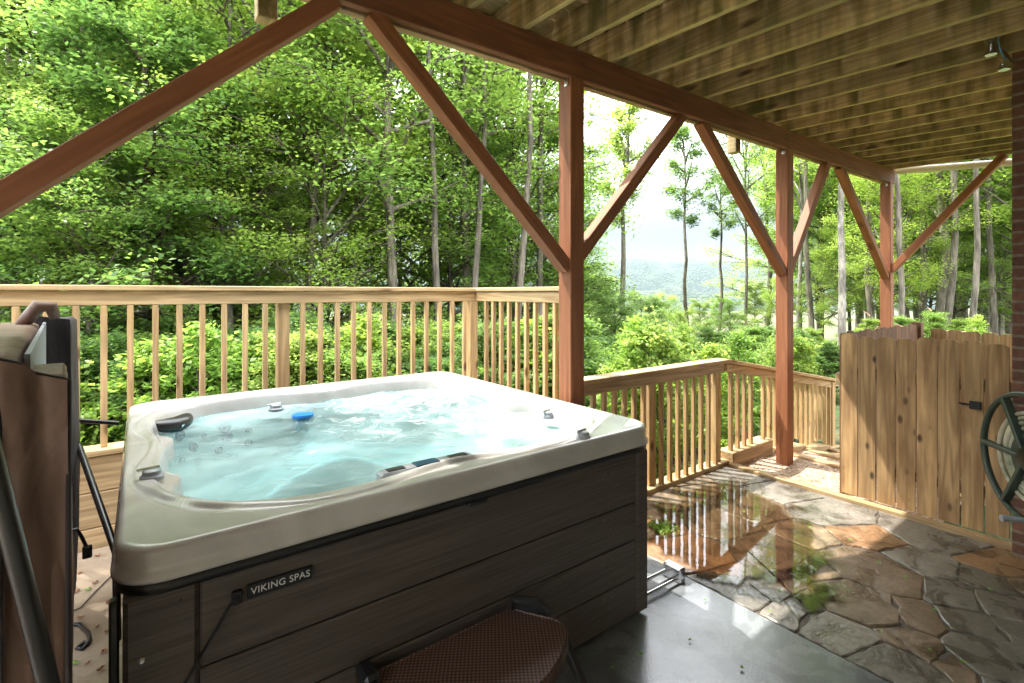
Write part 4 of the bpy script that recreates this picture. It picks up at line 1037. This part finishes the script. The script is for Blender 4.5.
# ------------------------------------------------------------------ flood lamps and cable under the deck by the pier
for (px, py) in ((991, 53), (1004, 68)):
    p = Vector((*at_d(px, 3.15), CAMH-(py-HOR)*3.15/FPX))
    o = thing('flood_lamp', 'small metal flood lamp under the deck, '+('left one of the pair' if px == 991 else 'right one of the pair beside the brick'), 'lamp', p, 'flood lamps under the deck by the pier')
    m = MB(); m.lathe([(.030, -.012), (.031, -.004), (.022, .022), (.013, .04), (.012, .06)], p, 24); m.build('lamp_head', M['chrome'], o, smooth=True, auto=40)
    m = MB(); m.lathe([(.001, -.010), (.027, -.010), (.027, -.006)], p, 20); m.build('lens', M['white'], o)
    m = MB(); m.tube([p+Vector((0, 0, .058)), p+Vector((0, 0, .08)), (p.x, p.y, zc(p.x, p.y)+.02)], .007, 8); m.build('stem', M['greyplastic'], o)
pc = [(1024, 25, 2.95), (1012, 28, 3.0), (1001, 33, 3.05), (998, 40, 3.08), (1001, 52, 3.1), (1006, 60, 3.12), (1010, 66, 3.15)]
m = MB(); m.tube([Vector((*at_d(a, d), CAMH-(b-HOR)*d/FPX)) for (a, b, d) in pc], .0045, 8)
tag(m.build('power_cable', M['bluecable'], smooth=True), 'blue cable looped under the deck above the brick pier', 'cable')
m = MB(); m.bar(Vector((*at_d(984, 3.25), CAMH-(34-HOR)*3.25/FPX)), Vector((*at_d(1012, 3.1), CAMH-(66-HOR)*3.1/FPX)), .04, .035); tag(m.build('wood_block', M['joist']), 'short aged wooden block holding the flood lamps', 'block')

# ------------------------------------------------------------------ litter on the ground
M['brownleaf'] = plain('dry_leaf', (.26, .10, .04), .6, var=.3); M['greenleaf'] = plain('fresh_leaf', (.16, .33, .04), .5, var=.2)
def leafmesh(name, mat, s_):
    n = 9; vs = [(0, 0, .002)]; 
    for k in range(n*2):
        t = 2*PI*k/(n*2); r = s_*(.55+.45*abs(math.cos(t*1.5)))*(1 if k % 2 else .8); vs.append((r*math.cos(t), r*.75*math.sin(t), .004+.3*s_*(math.sin(t*2)**2)))
    me = bpy.data.meshes.new(name); me.from_pydata(vs, [], [(0, 1+k, 1+(k+1) % (2*n)) for k in range(2*n)]); me.materials.append(mat); return me
mb_, mg_ = leafmesh('fallen_leaf', M['brownleaf'], .022), leafmesh('fallen_leaf', M['greenleaf'], .020)
rs = random.Random(12)
for (px, py) in ((81, 618), (98, 627), (107, 632), (104, 652), (80, 573), (98, 556), (88, 664), (101, 670), (76, 592), (95, 583), (108, 602), (112, 574)):
    p = at_z(px, py, .003); o = link('fallen_leaf', mb_, loc=p); o.rotation_euler = (0, 0, rs.uniform(0, 6)); o.scale = [rs.uniform(.5, 1.1)]*3
    tag(o, 'dry brown leaf lying on the concrete between the cover and the tub', 'leaf', 'dry leaves beside the tub')
for (px, py) in ((88, 590), (75, 664)):
    p = at_z(px, py, .003); o = link('fallen_leaf', mg_, loc=p); o.rotation_euler = (0, 0, rs.uniform(0, 6))
    tag(o, 'green leaf lying on the concrete between the cover and the tub', 'leaf', 'green leaves beside the tub')
for (px, py) in ((690, 640), (640, 655), (742, 668), (612, 668), (705, 600), (930, 650), (990, 590), (815, 570), (780, 592), (848, 592), (878, 563), (744, 512), (764, 495), (810, 528), (770, 611), (880, 632), (963, 662), (905, 577), (935, 610), (850, 540), (700, 503)):
    p = at_z(px, py, .008); o = link('fallen_leaf', mg_, loc=p); o.rotation_euler = (0, 0, rs.uniform(0, 6)); o.scale = [rs.uniform(.5, .9)]*3
    tag(o, 'small green leaf lying on the wet paving right of the tub', 'leaf', 'green leaves on the paving')
pts = [at_z(a, b, .008) for (a, b) in ((69, 625), (80, 624), (88, 632), (90, 641), (82, 649), (77, 648), (84, 642), (88, 645))]
m = MB(); m.tube(pts, .009, 8); tag(m.build('strap_hook', M['black'], smooth=True), 'black strap with a hooked end lying on the concrete by the cover', 'strap')
pts = [at_z(a, b, .006) for (a, b) in ((112, 575), (95, 592), (80, 608), (72, 611))]
m = MB(); m.tube(pts, .003, 6); tag(m.build('thin_cord', M['black'], smooth=True), 'thin black cord lying on the concrete left of the tub', 'cord')
# small tuft growing between the stones
n = 260; a = at_z(661, 528, .004); vs = []; 
for k in range(n):
    t, r = rs.uniform(0, 2*PI), abs(rs.gauss(0, .05)); x, y = a[0]+r*math.cos(t)*1.1, a[1]+r*math.sin(t); h = rs.uniform(.008, .03); q = rs.uniform(0, 6); w_ = .006
    vs += [(x-w_*math.cos(q), y-w_*math.sin(q), .004), (x+w_*math.cos(q), y+w_*math.sin(q), .004), (x+rs.uniform(-.02, .02), y+rs.uniform(-.02, .02), h+.004), (x+rs.uniform(-.02, .02), y, h*.7+.004)]
tuft = npmesh('weed_tuft', np.array(vs), np.arange(4*n).reshape(-1, 4), M['leafbright'], attr=('leaf_tint', np.random.default_rng(1).random(n)))
tag(link('weed_tuft', tuft), 'small green tuft growing in a joint of the wet flagstones', 'plant')

# ------------------------------------------------------------------ trees
def tubes_np(paths, n=6):
    V, Fc = [], []; base = 0
    for pts, rad in paths:
        pts = np.asarray(pts, float); m = len(pts); d = np.gradient(pts, axis=0); d /= np.linalg.norm(d, axis=1)[:, None]+1e-9
        ref = np.where(np.abs(d[:, 2:3]) > .9, np.array([[1., 0, 0]]), np.array([[0, 0, 1.]])); a = np.cross(d, ref); a /= np.linalg.norm(a, axis=1)[:, None]+1e-9; b = np.cross(d, a)
        # keep one frame along the path
        a0 = a[0]
        for i in range(m):
            t = a0-d[i]*np.dot(a0, d[i]); t /= np.linalg.norm(t)+1e-9; a[i] = t; b[i] = np.cross(d[i], t); a0 = t
        t = np.linspace(0, 2*PI, n, endpoint=False)
        ring = pts[:, None, :]+(a[:, None, :]*np.cos(t)[None, :, None]+b[:, None, :]*np.sin(t)[None, :, None])*np.asarray(rad)[:, None, None]
        V.append(ring.reshape(-1, 3)); i, j = np.meshgrid(np.arange(m-1), np.arange(n), indexing='ij'); j2 = (j+1) % n
        Fc.append(np.stack([i*n+j, i*n+j2, (i+1)*n+j2, (i+1)*n+j], -1).reshape(-1, 4)+base); base += m*n
    return np.concatenate(V), np.concatenate(Fc)
def leaves_np(centers, rads, per, size, flat, rg, up=.75):
    k = len(centers); c = np.repeat(np.asarray(centers), per, axis=0); r = np.repeat(np.asarray(rads), per)
    n = len(c); g = rg.normal(size=(n, 3)); g /= np.linalg.norm(g, axis=1)[:, None]; g *= (rg.random(n)**.45)[:, None]
    p = c+g*r[:, None]*np.array([1, 1, flat])
    nm = rg.normal(size=(n, 3)); nm[:, 2] = np.abs(nm[:, 2])+up*2; nm /= np.linalg.norm(nm, axis=1)[:, None]
    a = np.cross(nm, rg.normal(size=(n, 3))); a /= np.linalg.norm(a, axis=1)[:, None]+1e-9; b = np.cross(nm, a)
    s = size*rg.uniform(.6, 1.25, n)[:, None]
    # drooping tip: bend the quad
    v = np.stack([p-a*s*.5, p+b*s*.36+a*s*.05, p+a*s*.55-nm*s*.15, p-b*s*.36+a*s*.05], 1).reshape(-1, 3)
    f = np.arange(4*n).reshape(-1, 4)
    tint = np.clip(np.repeat(rg.normal(.5, .22, k), per)*.65+rg.normal(.5, .25, n)*.45-.05, 0, 1)
    return v, f, tint
def make_tree(seed, H, r0, lo, RC_, limbs, per, leaf, flat, prof, bark='bark', lmat='leaf', lean=.02, twigs=5, elev=(.1, .6), name='broadleaf_tree', up=.75, clus=.55):
    rg = np.random.default_rng(seed); paths = []
    m = 14; zt_ = np.linspace(0, H*.97, m); wx = np.cumsum(rg.normal(0, lean, m))*H/10; wy = np.cumsum(rg.normal(0, lean, m))*H/10; wx -= wx[0]; wy -= wy[0]
    tr = np.stack([wx, wy, zt_], -1); rad = r0*(1-.86*(zt_/H)**1.0); rad[0] *= 1.3
    tr[0, 2] = -.6
    paths.append((tr, rad)); cen = []; cr = []
    for q in range(limbs):
        u = (q+.5)/limbs; h = H*(lo+(0.97-lo)*u); az_ = q*2.39996+rg.uniform(-.5, .5); ln = RC_*prof(u)*rg.uniform(.65, 1.15)
        b = np.array([np.interp(h, zt_, tr[:, 0]), np.interp(h, zt_, tr[:, 1]), h]); el = rg.uniform(*elev)+.35*u
        d = np.array([math.cos(az_)*math.cos(el), math.sin(az_)*math.cos(el), math.sin(el)])
        s = np.linspace(0, 1, 6)[:, None]; bend = np.array([rg.normal(0, .1), rg.normal(0, .1), rg.uniform(-.15, .12)])
        pth = b+d*ln*s+bend*ln*s**2; rb = max(.012, min(r0*.42, .035*ln))*(1-.8*s[:, 0]); paths.append((pth, rb))
        for w_ in range(twigs):
            s0 = rg.uniform(.3, .95); p0 = b+d*ln*s0+bend*ln*s0**2; a2 = az_+rg.choice([-1, 1])*rg.uniform(.4, 1.2); l2 = ln*rg.uniform(.2, .5)
            d2 = np.array([math.cos(a2), math.sin(a2), rg.uniform(-.15, .45)]); p1 = p0+d2*l2*.5; p2 = p0+d2*l2+np.array([0, 0, -.08*l2])
            paths.append((np.array([p0, p1, p2]), np.array([rb[0]*.35, rb[0]*.22, rb[0]*.08])+.003))
            cen += [p2, p1]; cr += [clus*rg.uniform(.7, 1.25), clus*rg.uniform(.5, .9)]
        cen.append(pth[-1]); cr.append(clus*rg.uniform(.8, 1.2))
    cen.append(tr[-1]); cr.append(clus)
    v, f = tubes_np(paths)
    root = bpy.data.objects.new(name, None); C.objects.link(root)
    me = npmesh('trunk', v, f, M[bark], smooth=True); t = bpy.data.objects.new('trunk', me); C.objects.link(t); t.parent = root
    v, f, ti = leaves_np(cen, cr, per, leaf, flat, rg, up)
    me = npmesh('crown', v, f, M[lmat], attr=('leaf_tint', ti)); c = bpy.data.objects.new('crown', me); C.objects.link(c); c.parent = root
    return root
wide = lambda u: .55+.6*math.sin(PI*min(1, u*1.05+.08))*1.0 if u < .9 else .45
layered = lambda u: 1.15-.75*u
top = lambda u: .35+.75*math.sin(PI*u)
PROTO = {}
PROTO['maple0'] = lambda: make_tree(1, 11, .14, .14, 3.4, 42, 68, .100, .50, layered, twigs=6, lmat='leaf')
PROTO['maple1'] = lambda: make_tree(2, 13, .13, .24, 3.4, 36, 66, .100, .70, wide, twigs=6, lmat='leafbright', elev=(.2, .9), clus=.66, lean=.04)
PROTO['maple2'] = lambda: make_tree(3, 9, .11, .08, 2.7, 38, 70, .090, .45, layered, twigs=6, lmat='leafdark', bark='barkdark')
PROTO['tall0'] = lambda: make_tree(4, 17, .15, .38, 3.3, 28, 58, .115, .8, wide, twigs=6, lmat='leaf', bark='bark', elev=(.3, 1.1), clus=.8, lean=.035)
PROTO['tall1'] = lambda: make_tree(5, 18, .16, .40, 3.5, 28, 58, .115, .8, wide, twigs=6, lmat='leafbright', bark='barkpale', elev=(.3, 1.1), clus=.8, lean=.035)
PROTO['pole0'] = lambda: make_tree(6, 16, .20, .60, 1.9, 14, 46, .14, .85, top, twigs=5, lmat='leaf', bark='bark', elev=(.2, 1.2), lean=.05, clus=.55)
PROTO['pole1'] = lambda: make_tree(7, 15, .16, .64, 1.6, 12, 42, .14, .85, top, twigs=5, lmat='leafdark', bark='bark', elev=(.2, 1.2), lean=.055, clus=.5)
PROTO['sap0'] = lambda: make_tree(8, 3.2, .028, .12, .85, 24, 20, .085, .5, layered, twigs=4, lmat='leafbright', bark='bark', elev=(.5, 1.1), lean=.06, clus=.24, name='sapling', up=.3)
PROTO['sap1'] = lambda: make_tree(9, 2.6, .022, .10, .95, 24, 22, .075, .5, wide, twigs=4, lmat='leaf', bark='barkdark', elev=(.4, 1.0), lean=.07, clus=.26, name='sapling', up=.3)
PROTO['bush0'] = lambda: make_tree(10, 4.4, .035, .04, 1.5, 60, 44, .085, .45, layered, twigs=5, lmat='leafdark', bark='barkdark', elev=(.1, .9), lean=.04, clus=.34, name='bush', up=.5)
PROTO['bush1'] = lambda: make_tree(12, 4.6, .035, .04, 1.5, 60, 44, .08, .45, layered, twigs=5, lmat='leaf', bark='barkdark', elev=(.1, .9), lean=.04, clus=.34, name='bush', up=.5)
made = {}
PH = {'maple0': 11, 'maple1': 13, 'maple2': 9, 'tall0': 17, 'tall1': 18, 'pole0': 16.5, 'pole1': 15.5, 'sap0': 3.9, 'sap1': 3.3, 'bush0': 5.4, 'bush1': 5.6}
trs = random.Random(21)
def plant(kind, px, d, topy=None, sc=None, label=None, group=None, cat='tree', rz=None, xy=None, wide_=1.0):
    """put a tree at sight-line px, distance d; its height follows from where its top stands"""
    x, y = xy if xy else at_d(px, d)
    z = gz(x, y)
    if topy is not None: Ht = CAMH+(HOR-topy)*d/FPX - z; sc = Ht/PH[kind]
    sc = sc or 1; rz = trs.uniform(0, 6.28) if rz is None else rz
    S3 = (sc*wide_, sc*wide_, sc)
    if kind not in made: o = made[kind] = PROTO[kind](); o.location = (x, y, z); o.rotation_euler = (0, 0, rz); o.scale = S3
    else: o = copy_thing(made[kind], (x, y, z), rz, S3)
    for k_ in ('label', 'group', 'category'):
        if k_ in o: del o[k_]
    return tag(o, label, cat, group)
# trunks that stand out, left to right
plant('tall0', 258, 12.5, -200, label='tree with grey trunk rising at the left under the first brace', wide_=1.0)
plant('tall0', 390, 12, -220, label='tall grey trunked tree behind the middle of the upper railing')
plant('tall0', 465, 15, -170, label='leafy tree with slim trunk left of the first red post')
plant('maple1', 513, 17, -20, label='bright green tree just left of the first red post', wide_=.85)
plant('maple2', 55, 12, -60, label='dark trunked tree above the railing at the far left')
plant('maple0', 102, 13.5, -60, label='dark leafy tree second from the left behind the railing')
plant('pole0', 632, 24, 82, label='crooked slender tree right of the first red post against the sky', rz=1.0)
plant('pole1', 690, 30, 125, label='slim bare trunk with small dark crown left of the two above the valley')
plant('pole1', 718, 30, 150, label='shortest slim tree with dark crown above the mountain', rz=2)
plant('tall0', 746, 27, 20, label='tall straight tree left of the second red post', wide_=.6)
plant('pole0', 764, 34, 110, label='thin tree tucked behind the left brace of the second post')
plant('tall1', 838, 15.5, -130, label='pale smooth trunked tree just left of the picket fence', wide_=.85)
plant('tall1', 797, 24, 10, label='green tree just right of the second red post', wide_=.8)
plant('tall0', 906, 22, -60, label='tree with thin trunk right of the third red post', wide_=.8)
plant('tall0', 0, 0, sc=.80, xy=(-2.7, 6.9), label='unseen tall tree outside the left edge, added to shade the tub', wide_=1.0)  # out of view, added on the sun line to cast dappled shade on the tub
for (px, d) in ((58, 11.5), (104, 12), (182, 13), (228, 11), (302, 12), (348, 14), (438, 12.5), (470, 13.5), (515, 14), (540, 16)):
    plant('pole1', px, d, -300-trs.uniform(0, 80), label='slim bare trunk standing among the foliage behind the upper railing', group='slim trunks behind the upper railing', wide_=trs.uniform(.42, .62))
for (px, d) in ((868, 19), (905, 15), (926, 20), (948, 17), (972, 14), (996, 18), (812, 22), (1020, 15)):
    plant('pole0', px, d, -190-trs.uniform(0, 60), label='thin straight trunk in the wood behind the fences', group='thin trunks behind the fences', wide_=trs.uniform(.35, .5))
G1 = 'trees crowding the slope behind the upper railing'
k_ = 0
for (px, d, ty, kind) in ((10, 17, -120, 'maple1'), (150, 10.5, 20, 'maple2'), (180, 18, -120, 'maple1'), (210, 24, -100, 'tall1'), (310, 15, -100, 'maple1'), 
                          (430, 20, -60, 'maple1'), (450, 16, 110, 'maple0'), (500, 25, 60, 'maple0'), (120, 28, -60, 'tall1'), (280, 30, -60, 'tall0'), (390, 32, 10, 'maple1'), 
                          (225, 11.5, 90, 'maple0'), (20, 11, 60, 'maple0'), (545, 20, 120, 'maple2'), (90, 9.5, 130, 'maple0'), (185, 11.5, 40, 'maple1'), (325, 12.5, 60, 'maple1'), (245, 20, -30, 'maple1'), (400, 17, 150, 'maple1'), (560, 32, 190, 'maple1')):
    plant(kind, px, d, ty, label='one of the many green trees crowding the slope behind the upper railing', group=G1)
G2 = 'trees of the bright wood behind the picket fence'
for (px, d, ty, kind) in ((870, 26, -40, 'maple1'), (940, 19, -120, 'maple1'), (985, 24, -60, 'tall1'), (1040, 17, -100, 'maple1'), (920, 34, -30, 'tall1'), (820, 30, 90, 'maple1'), (800, 38, 150, 'maple0'), (860, 40, 40, 'maple0'), (960, 38, -20, 'tall0'),
                          (1010, 30, -20, 'maple1'), (890, 18, 150, 'maple1'), (965, 27, 100, 'maple0'), (1080, 26, -60, 'maple0'), (1130, 18, -120, 'tall1'), (840, 22, 230, 'maple1'), (930, 23, 235, 'maple0'), (1000, 20, 210, 'maple1'), (905, 28, 60, 'maple0'), (955, 22, 110, 'maple0'), (1000, 26, 60, 'maple0'), (880, 31, 110, 'maple0'), (822, 26, 170, 'maple0'), (935, 30, 150, 'maple1'), (980, 34, 120, 'maple0'), (850, 34, 160, 'maple1'), (1015, 19, 150, 'maple0')):
    plant(kind, px, d, ty, label='one of the bright green trees in the wood behind the picket fence', group=G2)
G3 = 'treetops on the falling slope below the skyline'
for (px, d, ty, kind) in ((590, 30, 280, 'maple0'), (615, 18, 298, 'maple2'), (650, 24, 303, 'maple0'), (680, 17, 314, 'maple1'), (700, 32, 303, 'maple0'), (730, 22, 302, 'maple1'), (755, 30, 286, 'maple0'), (665, 40, 298, 'maple1'), (720, 44, 298, 'maple0'), (600, 40, 280, 'maple1'), (780, 20, 280, 'maple1'), (640, 34, 296, 'maple2'), (572, 22, 255, 'maple1')):
    plant(kind, px, d, ty, label='one of the rounded treetops on the slope below the open sky', group=G3)
G4 = 'saplings and bushes under the railings'
for k in range(22):
    px = 588+k*11+trs.uniform(-7, 7); d = trs.uniform(6.2, 11.5)
    if px > 820: break
    plant('sap0' if k % 3 else 'sap1', px, d, trs.choice([290, 303, 312, 322, 335, 348]), label='leafy sapling just beyond the lower railing', group='saplings beyond the lower railing', cat='sapling')
for k in range(46):
    px = -40+k*13.5; d = trs.uniform(6.6, 9.5)
    x, y = at_d(px, d)
    if y < 5.6: d *= 5.8/max(y, .1)*1.0
    plant(('bush0', 'bush1', 'sap0', 'bush0')[k % 4], px, d, trs.uniform(284, 330), label='leafy bush seen through the balusters of the upper railing', group='bushes behind the upper railing', cat='bush', wide_=1.2)
for k in range(18):
    px = 590+k*15; d = trs.uniform(10, 17)
    if px > 835: break
    plant(('bush0', 'bush1')[k % 2], px, d, trs.uniform(312, 350), label='low bush on the slope beyond the lower railing', group='low bushes beyond the lower railing', cat='bush', wide_=1.4)
for k in range(14):
    px = 812+k*15; d = trs.uniform(11, 17)
    plant(('bush1', 'sap0')[k % 2], px, d, trs.uniform(300, 335), label='low bright bush in the wood behind the fences', group='bushes behind the fences', cat='bush', wide_=1.1)
# fallen brush heap beyond the fences
vs = []; rs = random.Random(8); m = MB(); p = at_d(925, 9.5); zg = gz(*p)
for k in range(120):
    a, b, c = p[0]+rs.gauss(0, .45), p[1]+rs.gauss(0, .55), zg+abs(rs.gauss(.6, .35)); q = rs.uniform(0, 6.3); ln = rs.uniform(.2, .6)
    m.tube([(a, b, c), (a+ln*.5*math.cos(q), b+ln*.5*math.sin(q), c+rs.uniform(0, .12)), (a+ln*math.cos(q), b+ln*math.sin(q), c+rs.uniform(-.1, .1))], [.012, .009, .004], 5, False)
tag(m.build('brush_heap', plain('dry_twigs', (.30, .15, .10), .8, var=.3)), 'heap of reddish dry twigs beyond the side fence', 'brush', kind='stuff')

# ------------------------------------------------------------------ light, sky, view
SUN_AZ = math.radians(119); SUN_EL = math.radians(63)
sd_ = Vector((math.cos(SUN_AZ)*math.cos(SUN_EL), math.sin(SUN_AZ)*math.cos(SUN_EL), math.sin(SUN_EL)))
sl_ = bpy.data.lights.new('sun', 'SUN'); sl_.energy = 2.1; sl_.angle = math.radians(.6); sl_.color = (1, .95, .86)
so = bpy.data.objects.new('sun', sl_); C.objects.link(so); so.rotation_euler = sd_.to_track_quat('Z', 'Y').to_euler()
W = bpy.data.worlds.new('World'); S.world = W; W.use_nodes = True; nt = W.node_tree; nt.nodes.clear()
ow = nt.nodes.new('ShaderNodeOutputWorld'); bg = nt.nodes.new('ShaderNodeBackground'); bg.inputs[1].default_value = .15
sk = nt.nodes.new('ShaderNodeTexSky'); sk.sky_type = 'NISHITA'; sk.sun_disc = False; sk.sun_elevation = SUN_EL; sk.sun_rotation = math.atan2(sd_.x, sd_.y)
sk.dust_density = 4; sk.air_density = 1.0; sk.altitude = 900
# thin white overcast veil over the blue
tc = nt.nodes.new('ShaderNodeTexCoord'); no = nt.nodes.new('ShaderNodeTexNoise'); no.inputs['Scale'].default_value = 2.2; no.inputs['Detail'].default_value = 7
mp = nt.nodes.new('ShaderNodeMapping'); mp.inputs['Scale'].default_value = (1, 1, 2.5); nt.links.new(tc.outputs['Generated'], mp.inputs[0]); nt.links.new(mp.outputs[0], no.inputs[0])
cr_ = nt.nodes.new('ShaderNodeValToRGB'); cr_.color_ramp.elements[0].position = .3; cr_.color_ramp.elements[0].color = (.88, .88, .88, 1); cr_.color_ramp.elements[1].position = .65; cr_.color_ramp.elements[1].color = (.95, .95, .95, 1)
nt.links.new(no.outputs[0], cr_.inputs[0]); mx = nt.nodes.new('ShaderNodeMix'); mx.data_type = 'RGBA'
nt.links.new(cr_.outputs[0], mx.inputs[0]); nt.links.new(sk.outputs[0], mx.inputs[6]); 
sx_ = nt.nodes.new('ShaderNodeSeparateXYZ'); nt.links.new(tc.outputs['Generated'], sx_.inputs[0])
vr = nt.nodes.new('ShaderNodeMapRange'); vr.inputs[1].default_value = .10; vr.inputs[2].default_value = .58; vr.inputs[3].default_value = .62; vr.inputs[4].default_value = 12.5; vr.interpolation_type = 'SMOOTHSTEP'
nt.links.new(sx_.outputs[2], vr.inputs[0]); vc = nt.nodes.new('ShaderNodeVectorMath'); vc.operation = 'SCALE'; vc.inputs[0].default_value = (1.0, 1.02, 1.05); nt.links.new(vr.outputs[0], vc.inputs[3]); nt.links.new(vc.outputs[0], mx.inputs[7])
nt.links.new(mx.outputs[2], bg.inputs[0]); nt.links.new(bg.outputs[0], ow.inputs[0])
HAZE = True
if HAZE:
    h = MB(); h.box((-7000, -7000, -1700), (7000, 7000, 420), 0.01)
    m, nt, out = newmat('haze_air'); pv = nt.nodes.new('ShaderNodeVolumePrincipled'); pv.inputs['Color'].default_value = (.66, .82, 1, 1); pv.inputs['Density'].default_value = .000038
    pv.inputs['Anisotropy'].default_value = .3
    nt.links.new(pv.outputs[0], out.inputs['Volume'])
    tag(h.build('haze', m), kind='stuff')
S.render.engine = 'CYCLES'
S.view_settings.view_transform = 'Standard'; S.view_settings.look = 'None'; S.view_settings.gamma = 1; S.view_settings.use_curve_mapping = False
S.view_settings.exposure = 2.38
S.cycles.max_bounces = 10; S.cycles.diffuse_bounces = 5; S.cycles.transparent_max_bounces = 12; S.cycles.transmission_bounces = 5; S.cycles.caustics_reflective = False; S.cycles.caustics_refractive = False
